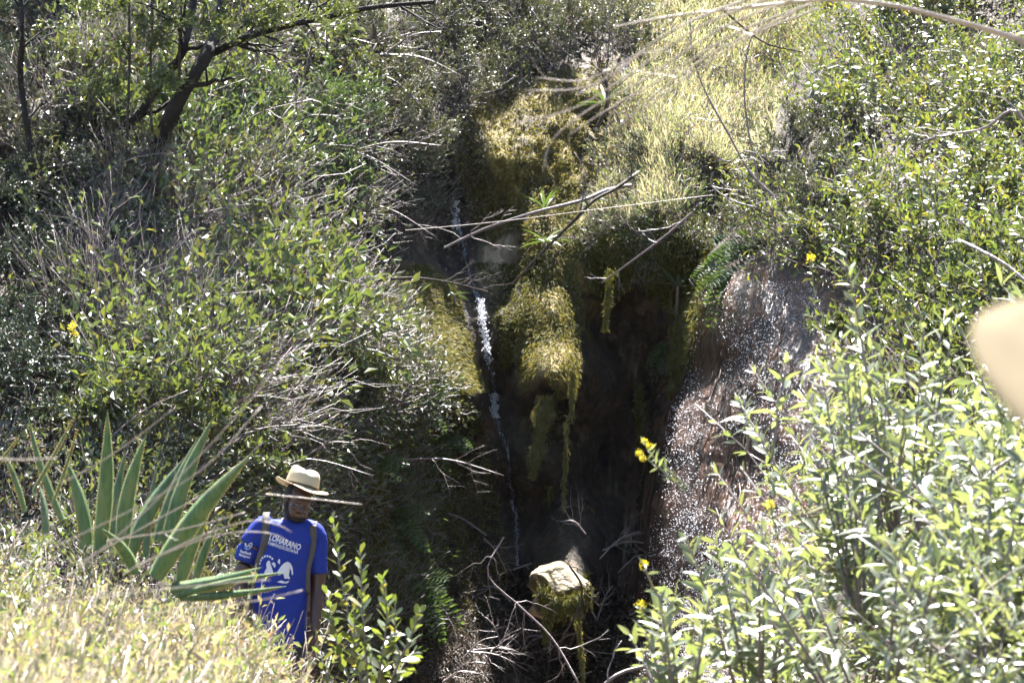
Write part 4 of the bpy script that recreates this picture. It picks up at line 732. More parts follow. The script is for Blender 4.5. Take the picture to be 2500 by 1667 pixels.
def agave_leaf(b, t, wd, y0, y1, bow=0.0, roll=0.0):
    n = 18; u = np.linspace(0, 1, n); b = np.array(b, float); t = np.array(t, float); dv = t - b; pr = np.array((-dv[1], dv[0])) / np.linalg.norm(dv)
    xy = b + np.outer(u, dv) + np.outer(np.sin(np.pi * u) * bow, pr); c = P(xy[:, 0], xy[:, 1], y0 + (y1 - y0) * u ** 1.2) - np.array(AG.location)
    td = nrmz(np.gradient(c, axis=0)); sd = nrmz(np.cross(td, np.array((math.sin(roll), math.cos(roll), .15)))); nn = np.cross(sd, td); hw = wd * .38 * 10.8 / FPX * np.interp(u, [0, .12, .35, .6, .85, 1], [.75, .92, 1, .82, .36, .02])[:, None]
    th = .35 * hw + .002
    rings = [c - sd * hw + nn * hw * .45, c - sd * hw * .5 + nn * hw * .08, c + nn * 0, c + sd * hw * .5 + nn * hw * .08, c + sd * hw + nn * hw * .45, c + sd * hw * .55 - nn * th * .5, c - nn * th, c - sd * hw * .55 - nn * th * .5]
    v = np.stack(rings, 1).reshape(-1, 3); base = (np.arange(n - 1) * 8)[:, None]; f = np.concatenate([np.concatenate([base + k, base + (k + 1) % 8, base + (k + 1) % 8 + 8, base + k + 8], 1) for k in range(8)])
    lo = obj('leaf', make_mesh('leaf', v, [f], True, M['agave']), AG); lv = Leaves(); m = int(26 * np.linalg.norm(dv) / 300) + 6; w_ = np.linspace(.06, .9, m)
    for e_, sg in ((rings[0], -1), (rings[4], 1)):
        q = np.stack([np.interp(w_, u, e_[:, k]) for k in range(3)], -1); s3 = np.stack([np.interp(w_, u, sd[:, k]) for k in range(3)], -1); t3 = np.stack([np.interp(w_, u, td[:, k]) for k in range(3)], -1)
        lv.add(q - s3 * sg * .002, s3 * sg + t3 * .4, np.cross(s3, t3), np.full(m, .006), np.full(m, .005))
    obj('spines', make_mesh('spines', *leaf_geo(*lv.cat(), 'rhomb', .1, 0), smooth=False, mat=M['spine']), lo)['kind'] = 'stuff'
for a in [((212, 1330), (160, 1120), 46, 10.9, 10.9, 8), ((242, 1345), (262, 1000), 52, 10.8, 10.6, 6), ((280, 1320), (307, 1098), 34, 11.2, 11.3, -8), ((296, 1350), (358, 1058), 52, 10.8, 10.7, -14), ((310, 1360), (448, 1120), 52, 10.9, 11.1, -10), ((383, 1320), (486, 1064), 38, 11.1, 11.3, -8), ((405, 1330), (522, 1018), 48, 10.9, 10.9, -12), ((378, 1410), (617, 1106), 64, 10.6, 10.3, -14),
          ((440, 1420), (512, 1250), 44, 10.7, 10.6, -8), ((478, 1410), (534, 1272), 28, 10.8, 10.8, -5), ((420, 1440), (640, 1384), 52, 10.5, 10.1, 12), ((430, 1455), (704, 1396), 22, 10.4, 9.9, -6), ((440, 1460), (700, 1430), 26, 10.4, 10.1, 6), ((270, 1340), (250, 1180), 20, 11.2, 11.3, 4), ((355, 1360), (385, 1130), 26, 11.3, 11.5, -5), ((200, 1340), (178, 1190), 18, 11.3, 11.4, 3), ((330, 1400), (250, 1290), 40, 10.5, 10.1, 8)]: agave_leaf(*a)
AG2 = AG; AG = empty('agave', P(120, 1330, 10.2)); tag(AG, 'small agave with thin yellowing leaves at the left edge', 'agave')
for a in [((152, 1270), (68, 1012), 24, 10.2, 10.2, -10), ((80, 1200), (190, 1000), 11, 9.9, 9.8, 2), ((128, 1230), (194, 1030), 9, 10.0, 9.9, 3), ((60, 1250), (0, 1090), 18, 10.3, 10.3, 6), ((-20, 1150), (48, 1062), 9, 9.8, 9.8, 2), ((110, 1300), (95, 1180), 24, 10.4, 10.5, 5)]: agave_leaf(*a)
# herbs at the far left edge above the mound
for i, (x, y, s_) in enumerate([(-2.0, 10.4, .42), (-1.85, 9.6, .36), (-2.15, 11.4, .5), (-1.7, 8.6, .3)]):
    plant('young_shrub', GL[i % 3], (x, y, float(ground_z(np.array(x), np.array(y)))), s_, i * 2., ['young yellow-green shrub left of the small agave', 'young yellow-green shrub in front of the small agave', 'young yellow-green shrub behind the small agave', 'lowest young yellow-green shrub at the left edge'][i], 'shrub', 'young shrubs at the left edge of the mound')

# ------------------------------------------------------------------ shrubs whose leaves can be told apart: each leaf an object
def unit_leaf(kind, fold, curl, mat):
    a = lambda *v: np.array([v], float)
    return make_mesh('leaf', *leaf_geo(a(0, 0, 0), a(0, 1, 0), a(0, 0, 1), np.array([1.]), np.array([1.]), kind, fold, curl * .3), smooth=True, mat=mat)
def leaf_children(e, arr, me, limit=300):
    b, d, n, L, W = arr; sd = np.cross(d, n); k = np.argsort(-L * W)[:limit]
    for i in k:
        o = obj('leaf', me, e)
        o.matrix_basis = Matrix(((sd[i, 0] * W[i], d[i, 0] * L[i], n[i, 0] * L[i] * .5, b[i, 0]), (sd[i, 1] * W[i], d[i, 1] * L[i], n[i, 1] * L[i] * .5, b[i, 1]), (sd[i, 2] * W[i], d[i, 2] * L[i], n[i, 2] * L[i] * .5, b[i, 2]), (0, 0, 0, 1)))
    return k
def leafy(name, stems, y, label, mat, kind, L, W, spacing, ang, seed, fold=.15, curl=.4, yj=.25, r=.007):
    """stems: pixel paths from base to tip at depth y"""
    rg = np.random.default_rng(seed); K = 12; base = P(*stems[0][0], y); e = empty(name, base); tag(e, label, 'shrub'); lv = Leaves(); paths = []
    for s_ in stems:
        q = smooth_path([(a, b_, y) for a, b_ in s_], K); p = P(q[:, 0], q[:, 1], y + np.linspace(0, rg.uniform(-yj, yj), K)) - base; paths.append(p)
        ln = np.linalg.norm(np.diff(p, axis=0), axis=-1).sum(); m = int(ln / spacing); u = np.linspace(.2, .998, m) * (K - 1.001); k = u.astype(int); f = (u - k)[:, None]; c = p[k] * (1 - f) + p[k + 1] * f; td = nrmz(p[k + 1] - p[k])
        an = np.arange(m) * 2.4 + rg.uniform(0, 6); r1 = nrmz(np.cross(td, np.array((.2, 1, .3)))); r2 = np.cross(td, r1); out = r1 * np.cos(an)[:, None] + r2 * np.sin(an)[:, None]; fr = u / (K - 1); aa = ang * (1.2 - .65 * fr) * rg.uniform(.8, 1.2, m)
        lv.add(c, td * np.cos(aa)[:, None] + out * np.sin(aa)[:, None] + rg.normal(size=(m, 3)) * .24, td * np.sin(aa)[:, None] - out * np.cos(aa)[:, None] + rg.normal(size=(m, 3)) * .2, L * rg.uniform(.65, 1.15, m) * (1.05 - .4 * fr ** 3), W * rg.uniform(.75, 1.15, m) * (1.05 - .4 * fr ** 3))
    for p in paths: obj('stem', make_mesh('stem', *tube_geo(p[None], np.linspace(r, r * .35, K)[None], 6), smooth=True, mat=M['twig']), e)
    arr = lv.cat(); leaf_children(e, arr, unit_leaf(kind, fold, curl, mat)); return e
leafy('glossy_sapling', [[(900, 1800), (870, 1600), (835, 1420), (812, 1270)], [(905, 1800), (895, 1620), (885, 1480), (880, 1350)], [(905, 1800), (930, 1620), (945, 1500), (935, 1410)], [(910, 1800), (960, 1650), (1000, 1560), (1025, 1490)], [(900, 1800), (850, 1650), (815, 1540), (800, 1450)], [(910, 1800), (950, 1700), (985, 1620), (1010, 1590)], [(900, 1800), (880, 1650), (865, 1560), (870, 1470)], [(905, 1800), (915, 1680), (960, 1580), (965, 1470)], [(895, 1800), (830, 1720), (800, 1650), (780, 1590)]], 10.6, 'glossy round-leaved sapling just beside the man, at the bottom', M['glossy'], 'obov', .075, .036, .022, 1.0, 5)
def wands(cx, cy, n, h, w_, seed, lean=0):
    rg = np.random.default_rng(seed); o = []
    for i in range(n):
        x1 = cx + rg.uniform(-2.2, 1.6) * w_ + lean * h * rg.uniform(.2, 2); y1 = cy - h * rg.uniform(.6, 1.05); x0 = cx + (x1 - cx - lean * h) * .25; o.append([(x0, cy), (x0 + (x1 - x0) * .3, cy + (y1 - cy) * .35), (x0 + (x1 - x0) * .65, cy + (y1 - cy) * .7), (x1, y1)])
    return o
SL = [(1660, 1780, 8, 380, 80, 8.2, -.08, 'pale narrow-leaved shrub at the bottom in front of the wet rock'), (1850, 1740, 8, 420, 80, 8.6, -.05, 'pale narrow-leaved shrub leaning over the dripping rock'), (2110, 1520, 8, 620, 80, 9.2, -.02, 'tall pale shrub leaning towards the wet rock'), (2200, 1300, 9, 650, 110, 9.6, -.05, 'tall pale shrub reaching up beside the blurred hat'), (2380, 1650, 8, 520, 130, 7.6, -.1, 'pale shrub below the blurred hat'), (2130, 1760, 8, 520, 130, 7.8, -.1, 'pale shrub in the bottom right part of the thicket')]
for i, (cx, cy, n, h, w_, y, ln, lab_) in enumerate(SL): leafy('silver_shrub', wands(cx, cy, n, h, w_, 60 + i, ln), y, lab_, M['silver'], 'lens', .10, .027, .025 if i < 3 else .03, 1.2, 70 + i, .2, .6, .4)

# ------------------------------------------------------------------ people
def ellipsoid(c, r, rot=None, nu=18, nv=12):
    u = np.linspace(0, 2 * np.pi, nu, endpoint=False); v_ = np.linspace(0, np.pi, nv + 1)[1:-1]
    ring = np.stack([np.sin(v_)[:, None] * np.cos(u), np.sin(v_)[:, None] * np.sin(u), np.cos(v_)[:, None] + 0 * u], -1).reshape(-1, 3)
    v = np.concatenate([ring, [(0, 0, 1), (0, 0, -1)]]) * np.array(r); m = len(v_)
    if rot is not None: v = v @ np.array(rot).T
    v = v + np.array(c); a = np.arange(nu); b = (a + 1) % nu; q = np.concatenate([np.stack([k * nu + a, (k + 1) * nu + a, (k + 1) * nu + b, k * nu + b], 1) for k in range(m - 1)])
    t = np.concatenate([np.stack([np.full(nu, m * nu), a, b], 1), np.stack([np.full(nu, m * nu + 1), (m - 1) * nu + b, (m - 1) * nu + a], 1)]); return v, [q, t]
def capsule(pts, rad, sides=14, n=None, flat=None):
    """closed tapered tube; flat=(axis, factor) squashes its section"""
    pts = np.array(pts, float); rad = np.array(rad, float); n = n or 4 * len(pts); u = np.linspace(0, 1, len(pts)); w_ = np.linspace(0, 1, n)
    p = smooth_path(pts, n); r = np.interp(w_, u, rad); v, f = tube_geo(p[None], r[None], sides)
    if flat is not None: ax = np.array(flat[0], float); cc = np.repeat(p, sides, 0); d = v - cc; v = cc + d + ax * (d @ ax)[:, None] * (flat[1] - 1)
    g = [(v, f + [np.arange(sides)[None, ::-1]])]
    return merge(*g, ellipsoid(p[0], (r[0] * .98,) * 3, nu=12, nv=8), ellipsoid(p[-1], (r[-1] * .98,) * 3, nu=12, nv=8)) if flat is None else g[0]
def loft(rings, nu=28):
    """rings: (cx, cy, cz, rx, ry[, power])"""
    a = np.linspace(0, 2 * np.pi, nu, endpoint=False); v = []
    rr = np.array([r[:5] for r in rings], float); rr = smooth_path(rr, 5 * len(rr))
    for c in rr:
        ca, sa = np.cos(a), np.sin(a); e = .8; v.append(np.stack([c[0] + c[3] * np.sign(ca) * np.abs(ca) ** e, c[1] + c[4] * np.sign(sa) * np.abs(sa) ** e, np.full(nu, c[2])], -1))
    n = len(v); b = (np.arange(nu) + 1) % nu; q = np.concatenate([np.stack([k * nu + np.arange(nu), k * nu + b, (k + 1) * nu + b, (k + 1) * nu + np.arange(nu)], 1) for k in range(n - 1)])
    return np.concatenate(v), [q, np.arange(nu)[None, ::-1], (n - 1) * nu + np.arange(nu)[None]]
def fuse(name, geos, voxel, mat, smooth=6, wrinkle=None):
    tmp = bpy.data.objects.new('fuse_tmp', make_mesh('fuse_tmp', *merge(*geos))); COL.objects.link(tmp)
    m1 = tmp.modifiers.new('r', 'REMESH'); m1.mode = 'VOXEL'; m1.voxel_size = voxel; m1.adaptivity = 0
    m2 = tmp.modifiers.new('s', 'SMOOTH'); m2.iterations = smooth; m2.factor = .5
    dg = bpy.context.evaluated_depsgraph_get(); me = bpy.data.meshes.new_from_object(tmp.evaluated_get(dg)); bpy.data.objects.remove(tmp)
    me.name = name; me.materials.clear(); me.materials.append(mat); n = len(me.vertices); co = np.zeros(n * 3, np.float32); me.vertices.foreach_get('co', co); co = co.reshape(-1, 3)
    if wrinkle is not None:
        no = np.zeros(n * 3, np.float32); me.vertices.foreach_get('normal', no); co = co + no.reshape(-1, 3) * wrinkle(co)[:, None].astype(np.float32); me.vertices.foreach_set('co', co.ravel())
    me.polygons.foreach_set('use_smooth', np.ones(len(me.polygons), bool)); me.update(); return me
def plain(name, col, rough=.7, spec=.3, trans=0, bump=.2, bscale=120, var=.25):
    c2 = tuple(x * (1 - var) for x in col); c3 = tuple(min(1, x * (1 + var)) for x in col)
    return noise_mat(name, G(c2, col, c3), scale=14, rough=rough, spec=spec, bump=bump, bscale=bscale, trans=trans, dist=.004)
M['skin'] = plain('dark_skin', (.055, .026, .016), .42, .5, 0, .15, 200); M['hair'] = plain('black_hair', (.008, .006, .005), .6, .3, 0, .8, 300)
M['shirt'] = plain('blue_cotton', (.014, .036, .27), .75, .25, .08, .3, 260, .12); M['print'] = plain('white_print', (.62, .63, .68), .8, .2, 0, .1, 200, .06)
M['trouser'] = plain('dark_trousers', (.03, .03, .035), .8); M['strap'] = plain('grey_webbing', (.085, .078, .072), .8, .3, 0, .6, 400); M['band'] = plain('brown_band', (.07, .045, .03), .6)
def straw():
    m, n, l, o = new_mat('straw'); tc = n.new('ShaderNodeTexCoord'); w1 = n.new('ShaderNodeTexWave'); w1.inputs['Scale'].default_value = 75; w1.bands_direction = 'Z'; w2 = n.new('ShaderNodeTexWave'); w2.inputs['Scale'].default_value = 75; w2.bands_direction = 'DIAGONAL'
    for w_ in (w1, w2): l.new(tc.outputs['Object'], w_.inputs['Vector']); w_.inputs['Distortion'].default_value = 1.5
    a = n.new('ShaderNodeMath'); a.operation = 'MULTIPLY'; l.new(w1.outputs['Fac'], a.inputs[0]); l.new(w2.outputs['Fac'], a.inputs[1])
    r = ramp_node(n, [(0, (.50, .42, .27)), (.4, (.62, .54, .37)), (1, (.70, .62, .45))]); l.new(a.outputs[0], r.inputs[0]); b = n.new('ShaderNodeBsdfPrincipled'); l.new(r.outputs[0], b.inputs['Base Color']); b.inputs['Roughness'].default_value = .5
    bp = n.new('ShaderNodeBump'); bp.inputs['Strength'].default_value = .5; bp.inputs['Distance'].default_value = .003; l.new(a.outputs[0], bp.inputs['Height']); l.new(bp.outputs[0], b.inputs['Normal'])
    t = n.new('ShaderNodeBsdfTranslucent'); t.inputs[0].default_value = (.55, .43, .25, 1); x = n.new('ShaderNodeMixShader'); x.inputs[0].default_value = .22; l.new(b.outputs[0], x.inputs[1]); l.new(t.outputs[0], x.inputs[2]); l.new(x.outputs[0], o.inputs[0]); return m
M['straw'] = straw(); M['felt'] = plain('tan_felt', (.115, .092, .055), .95, .1, .0)
def make_hat(loc, rot, sc_, label, brim=.155, band=True, mat=None):
    """pinched straw hat, origin at the middle of the brim"""
    e = empty('straw_hat', loc); e.rotation_euler = rot; e.scale = (sc_, sc_, sc_ * .88); tag(e, label, 'hat'); nu = 48; a = np.linspace(0, 2 * np.pi, nu, endpoint=False); b2 = (np.arange(nu) + 1) % nu
    def skin(rings, name, closed_top=False):
        v = np.concatenate(rings); n = len(rings); q = np.concatenate([np.stack([k * nu + np.arange(nu), k * nu + b2, (k + 1) * nu + b2, (k + 1) * nu + np.arange(nu)], 1) for k in range(n - 1)]); f = [q]
        if closed_top: f.append((n - 1) * nu + np.arange(nu)[None])
        me = make_mesh(name, v, f, True, mat or M['straw']); o = obj(name, me, e); md = o.modifiers.new('t', 'SOLIDIFY'); md.thickness = .003; md.offset = 0; return o
    cr = []
    for t, rx, z in [(0, .088, 0), (.25, .086, .03), (.5, .083, .062), (.72, .079, .09), (.86, .072, .108), (.94, .06, .117), (.98, .04, .118), (1, .02, .112), (1, .004, .108)]:
        x = rx * np.cos(a); y = rx * 1.16 * np.sin(a); front = np.clip(-np.sin(a), 0, 1)
        pinch = 1 - .22 * t ** 2 * front * np.clip(np.abs(np.cos(a)), 0, 1); zz = z - .028 * (t > .8) * np.exp(-(x / .022) ** 2) * (t - .6) / .4 - .022 * t ** 3 * np.clip(-y / .09, -.4, 1) ; cr.append(np.stack([x * pinch, y, zz], -1))
    skin(cr, 'crown', True)
    br = []
    for s_ in np.linspace(0, 1, 7):
        rr = .088 + (brim - .088) * s_; x = rr * np.cos(a); y = (rr * 1.02 + .014) * np.sin(a); br.append(np.stack([x, y, .026 * s_ ** 2 * np.cos(a) ** 2 - .020 * s_ ** 1.5 * np.clip(-np.sin(a), 0, 1) - .004 * s_ + .002 * np.sin(5 * a) * s_], -1))
    skin(br, 'brim')
    if band:
        v = np.concatenate([np.stack([.0905 * np.cos(a), .0905 * 1.16 * np.sin(a), np.full(nu, z)], -1) for z in (.006, .018)]); obj('hat_band', make_mesh('hat_band', v, [np.stack([np.arange(nu), b2, nu + b2, nu + np.arange(nu)], 1)], True, M['band']), e)
    return e
def head_geos():
    """facing -Y, origin in the middle of the head"""
    return [ellipsoid((0, .012, .03), (.076, .096, .088)), ellipsoid((0, -.02, -.03), (.064, .074, .085)), ellipsoid((0, -.05, -.085), (.036, .034, .03)), ellipsoid((-.036, -.03, -.06), (.03, .05, .04)), ellipsoid((.036, -.03, -.06), (.03, .05, .04)),
            capsule([(0, -.088, .012), (0, -.100, -.012), (0, -.108, -.026)], [.008, .011, .015]), ellipsoid((-.014, -.096, -.03), (.011, .012, .009)), ellipsoid((.014, -.096, -.03), (.011, .012, .009)), capsule([(-.045, -.072, .024), (0, -.086, .026), (.045, -.072, .024)], [.012, .013, .012]),
            ellipsoid((-.04, -.068, -.018), (.024, .018, .018)), ellipsoid((.04, -.068, -.018), (.024, .018, .018)), capsule([(-.022, -.082, -.056), (0, -.094, -.053), (.022, -.082, -.056)], [.006, .0085, .006]), capsule([(-.02, -.082, -.066), (0, -.093, -.067), (.02, -.082, -.066)], [.006, .009, .006]),
            ellipsoid((-.076, .012, -.005), (.012, .02, .032)), ellipsoid((.076, .012, -.005), (.012, .02, .032))]
def xform(geos, Mx):
    A = np.array(Mx)[:3, :3]; t = np.array(Mx)[:3, 3]; return [(np.asarray(v) @ A.T + t, f) for v, f in geos]
def hand_geos(wr, d, palmn, thumb):
    d = nrmz(np.array(d, float)); n = np.array(palmn, float); n = nrmz(n - d * (n @ d)); s_ = np.cross(d, n) * thumb; g = [ellipsoid(np.array(wr) + d * .05, (.042, .018, .052), np.stack([s_, n, d], 1))]
    for k, (o_, l_) in enumerate([(.030, .072), (.010, .082), (-.011, .076), (-.030, .058)]):
        b = np.array(wr) + d * .085 + s_ * o_; g.append(capsule([b, b + d * l_ * .45 + n * .006, b + d * l_ * .8 + n * .024, b + d * l_ * .9 + n * .04], [.0095, .0088, .008, .007], 8))
    b = np.array(wr) + d * .025 + s_ * .034; g.append(capsule([b, b + d * .03 + s_ * .024 + n * .01, b + d * .062 + s_ * .026 + n * .022], [.012, .010, .008], 8)); return g
SY = 25.2; S_ = lambda x, y, d=0.: P(x, y, SY + d); kp = SY / FPX
M['stone'] = noise_mat('pale_stone', [(.32, (.04, .042, .018)), (.45, (.13, .11, .05)), (.54, (.30, .23, .15)), (.72, (.42, .34, .26))], scale=5, rough=.75, bump=.8, bscale=18, dist=.05)
def chiselled(name, c, r, seed, cuts, label, tilt=0.0, rough=.035):
    rg = np.random.default_rng(seed); bm = bmesh.new(); bmesh.ops.create_icosphere(bm, subdivisions=5, radius=1); v = np.array([q.co for q in bm.verts]); f = np.array([[a.index for a in q.verts] for q in bm.faces]); bm.free()
    for k in range(cuts):
        n = nrmz(rg.normal(size=3)); d = rg.uniform(.62, .92); e = np.clip(v @ n - d, 0, None); v = v - e[:, None] * n * .92
    v = v * np.array(r); v = v * (1 + rough * 3 * fbm(v[:, 0] * 3 + v[:, 1], v[:, 2] * 3, 2.5, 2.5, 4, seed)[:, None] + rough * 1.6 * ridge(v[:, 0] * 4 + v[:, 1] * 2, v[:, 2] * 4, 2, 1.4, 4, seed + 3)[:, None])
    ca, sa = math.cos(tilt), math.sin(tilt); v = v @ np.array(((ca, 0, sa), (0, 1, 0), (-sa, 0, ca))).T
    o = obj(name, make_mesh(name, v, [f], True, M['stone']), None, c); return tag(o, label, 'boulder')
chiselled('boulder', S_(1375, 1432, .45), (84 * kp, .7, 62 * kp), 23, 22, 'pale lumpy boulder with moss at the foot of the dark hollow', .25)
chiselled('boulder', S_(1330, 1480, .6), (40 * kp, .4, 40 * kp), 11, 14, 'small darker boulder tucked under the pale one')
rgm = np.random.default_rng(17); tq = rgm.uniform(0, 1, 1600); mb = P(1312 + 130 * tq, 1440 + 35 * np.sin(tq * 3.1) + rgm.normal(size=1600) * 12, 24.78 + .5 * np.abs(tq - .5) ** 1.5 + rgm.uniform(0, .12, 1600))
blades('boulder_moss', mb, np.zeros((1600, 3)), 1600, .06, .016, M['mossgreen'], (0, -.25, -1), .4, 'rhomb', .3, 18, 'green moss fringe on the front of the pale boulder')
PY = 15.0
pc = np.array((float(P(690, 1400, PY)[0]), PY, -.08))
W_ = lambda x, y, dy=0.0: P(x, y, PY + dy) - pc
k_ = PY / FPX
zf = lambda y: float(P(700, y, PY)[2]) - pc[2]
xf = lambda x: float(P(x, 1300, PY)[0]) - pc[0]
PER = empty('person', pc); tag(PER, 'man in a blue printed T-shirt and straw hat, looking down, standing behind the grassy mound', 'person')
HM = Matrix.Translation(Vector(W_(727, 1224, -.03))) @ Matrix.Rotation(R(25), 4, 'Z') @ Matrix.Rotation(R(9), 4, 'Y') @ Matrix.Rotation(R(17), 4, 'X') @ Matrix.Diagonal((.93, 1, .93, 1))
sh_z = zf(1285)
Rg = lambda cx, y, hw, dy, ry: (xf(cx), dy, zf(y), hw * k_, ry)
legs = []
for sx, fy in ((-1, .05), (1, -.1)):
    hx = xf(677) + sx * .085; legs.append(capsule([(hx, .02, .86), (hx + sx * .015, -.01 + fy * .4, .48), (hx + sx * .02, .05 + fy, .10)], [.085, .06, .05], 14))
arms = [capsule([W_(645, 1290, .02), W_(600, 1375, .02), W_(588, 1420, .0), W_(600, 1470, -.12), W_(618, 1512, -.2)], [.055, .047, .042, .036, .027], 14), capsule([W_(770, 1305, .03), W_(776, 1400, .04), W_(775, 1440, .03), W_(772, 1490, -.02), W_(770, 1535, -.06)], [.052, .045, .041, .036, .027], 14)]
hands = hand_geos(W_(620, 1518, -.21), (.15, -.35, -.9), (.4, -.9, .3), 1) + hand_geos(W_(770, 1540, -.065), (0, -.2, -1), (-1, -.1, 0), -1)
feet = [ellipsoid((xf(677) - .10, .02, .04), (.045, .13, .04)), ellipsoid((xf(677) + .11, -.13, .04), (.045, .13, .04))]
body = fuse('body', xform(head_geos(), HM) + [capsule([W_(722, 1245, .03), W_(708, 1275, .045), W_(703, 1310, .06)], [.056, .058, .07])] + arms + hands + feet + [loft([Rg(704, 1288, 60, .06, .07), Rg(700, 1330, 60, .05, .10), Rg(686, 1440, 55, .03, .10), Rg(677, 1540, 58, .02, .10)])] + [capsule([(xf(677) + sx * .09, .03 + fy, .35), (xf(677) + sx * .105, .05 + fy, .06)], [.05, .04]) for sx, fy in ((-1, .05), (1, -.1))], .0065, M['skin'], 3)
BODY = obj('body', body, PER)
for sx in (-1, 1):
    q = HM @ Vector((sx * .033, -.078, .004)); o = obj('eye', make_mesh('eye', *ellipsoid((0, 0, 0), (.012, .010, .006)), smooth=True, mat=plain('eye', (.12, .10, .09), .2, .6)), BODY, q); o.rotation_euler = (0, 0, R(25))
obj('beard', fuse('beard', xform([ellipsoid((0, -.045, -.088), (.046, .046, .03)), ellipsoid((-.045, -.02, -.07), (.028, .05, .04)), ellipsoid((.045, -.02, -.07), (.028, .05, .04)), capsule([(-.03, -.086, -.045), (0, -.097, -.042), (.03, -.086, -.045)], [.005, .007, .005]), capsule([(-.062, 0, -.01), (-.058, -.02, -.06)], [.016, .02]), capsule([(.062, 0, -.01), (.058, -.02, -.06)], [.016, .02])], HM), .005, M['hair'], 1, lambda c: .002 * fbm(c[:, 0] + c[:, 1], c[:, 2], 90, 90, 2, 3)), BODY)
obj('hair', fuse('hair', xform([ellipsoid((0, .022, .03), (.082, .096, .088)), ellipsoid((0, .05, -.03), (.068, .06, .05))], HM), .006, M['hair'], 1), BODY)
wr = lambda c: .013 * fbm(c[:, 0] + .5 * c[:, 2], c[:, 2] * .5 + c[:, 1], 9, 7, 3, 71) + .006 * fbm(c[:, 0] * 1.2 - c[:, 2], c[:, 1] + c[:, 2], 20, 14, 2, 75)
shirt = fuse('shirt', [loft([Rg(706, 1268, 36, .06, .06), Rg(706, 1272, 56, .055, .085), Rg(705, 1284, 76, .05, .10), Rg(703, 1305, 80, .045, .115), Rg(696, 1340, 66, .035, .125), Rg(690, 1400, 65, .02, .12), Rg(683, 1470, 66, .015, .115), Rg(677, 1540, 70, .02, .12), Rg(675, 1575, 72, .02, .125)]),
    capsule([W_(662, 1282, .05), W_(638, 1292, .035), W_(615, 1330, .025), W_(597, 1372, .02)], [.062, .07, .068, .066], 16, flat=((.8, 0, -.4), 1)), capsule([W_(750, 1296, .05), W_(768, 1305, .04), W_(775, 1350, .04), W_(776, 1399, .04)], [.06, .064, .06, .056], 16, flat=((1, 0, 0), 1))], .0075, M['shirt'], 8, wr)
SH = obj('shirt', shirt, PER)
obj('trousers', fuse('trousers', legs + [loft([(xf(677), .02, .78, .155, .115), (xf(677), .02, .9, .15, .11), (xf(677), .02, 1.0, .14, .105)])], .01, M['trouser'], 4), PER)
# print on the shirt, pressed onto the cloth
bpy.context.view_layer.update()
from mathutils.bvhtree import BVHTree
_bv = BVHTree.FromPolygons([v.co.copy() for v in shirt.vertices], [tuple(p.vertices) for p in shirt.polygons])
def press(pts, off=.004, dirn=(0, 1, 0)):
    out = []
    for q in pts:
        h = _bv.ray_cast(Vector((q[0], -1.0, q[2])), Vector(dirn)); y = h[0].y if h[0] is not None else None; out.append((q[0], y, q[2]))
    ys = [o[1] for o in out if o[1] is not None] or [-.1]; return np.array([(a, (b if b is not None else float(np.mean(ys))) - off, c) for a, b, c in out])
def print_poly(name, polys, off=.004):
    """polys: lists of photo-pixel outlines -> thin printed shapes lying on the shirt"""
    bm = bmesh.new()
    for pl in polys:
        vs = [bm.verts.new(W_(x, y)) for x, y in pl]; bm.faces.new(vs)
    bmesh.ops.triangulate(bm, faces=bm.faces[:]); bmesh.ops.subdivide_edges(bm, edges=[e for e in bm.edges if e.calc_length() > .012], cuts=1, use_grid_fill=True); bmesh.ops.triangulate(bm, faces=bm.faces[:])
    me = bpy.data.meshes.new(name); bm.to_mesh(me); bm.free(); co = press([v.co for v in me.vertices], off)
    for v, c in zip(me.vertices, co): v.co = c
    me.materials.append(M['print']); o = obj(name, me, SH); return o
def print_text(name, txt, x0, y0, x1, y1, hpx, off=.004, bold=.012):
    cu = bpy.data.curves.new('t', 'FONT'); cu.body = txt; cu.size = 1; cu.offset = bold; cu.resolution_u = 2; to = bpy.data.objects.new('t', cu); COL.objects.link(to); bpy.context.view_layer.update()
    me = bpy.data.meshes.new_from_object(to.evaluated_get(bpy.context.evaluated_depsgraph_get())); bpy.data.objects.remove(to); me.name = name
    xs = [v.co.x for v in me.vertices]; w0, w1 = min(xs), max(xs); ax = np.array((x1 - x0, y1 - y0), float); L = np.linalg.norm(ax); ax /= L; upv = np.array((ax[1], -ax[0]))
    pts = []
    for v in me.vertices:
        q = np.array((x0, y0)) + ax * (v.co.x - w0) / (w1 - w0) * L + upv * v.co.y / .72 * hpx; pts.append(W_(q[0], q[1]))
    co = press(pts, off)
    for v, c in zip(me.vertices, co): v.co = c
    me.materials.clear(); me.materials.append(M['print']); return obj(name, me, SH)
print_text('lettering', 'LOHARANO', 659, 1316, 735, 1342, 15, bold=.03)
print_text('lettering', 'FAMPANDROSOANA', 656, 1327, 730, 1351, 8.5, bold=.02)
print_text('lettering', 'Feedback', 587, 1347, 615, 1354, 7, bold=.03); print_text('lettering', 'Madagascar', 585, 1355, 613, 1362, 6, bold=.02)
print_poly('emblem', [[(598, 1324), (602, 1325), (604, 1331), (610, 1325), (617, 1323), (618, 1327), (617, 1333), (612, 1339), (605, 1341), (600, 1337), (598, 1331)]])
arc = [[(657 + 17 * math.cos(t) - 2, 1379 - 21 * math.sin(t)), (657 + 22 * math.cos(t) - 2, 1379 - 26 * math.sin(t)), (657 + 22 * math.cos(t + .22) - 2, 1379 - 26 * math.sin(t + .22)), (657 + 17 * math.cos(t + .22) - 2, 1379 - 21 * math.sin(t + .22))] for t in (.7, 1.05, 1.4, 1.75, 2.1, 2.45, 2.8)]
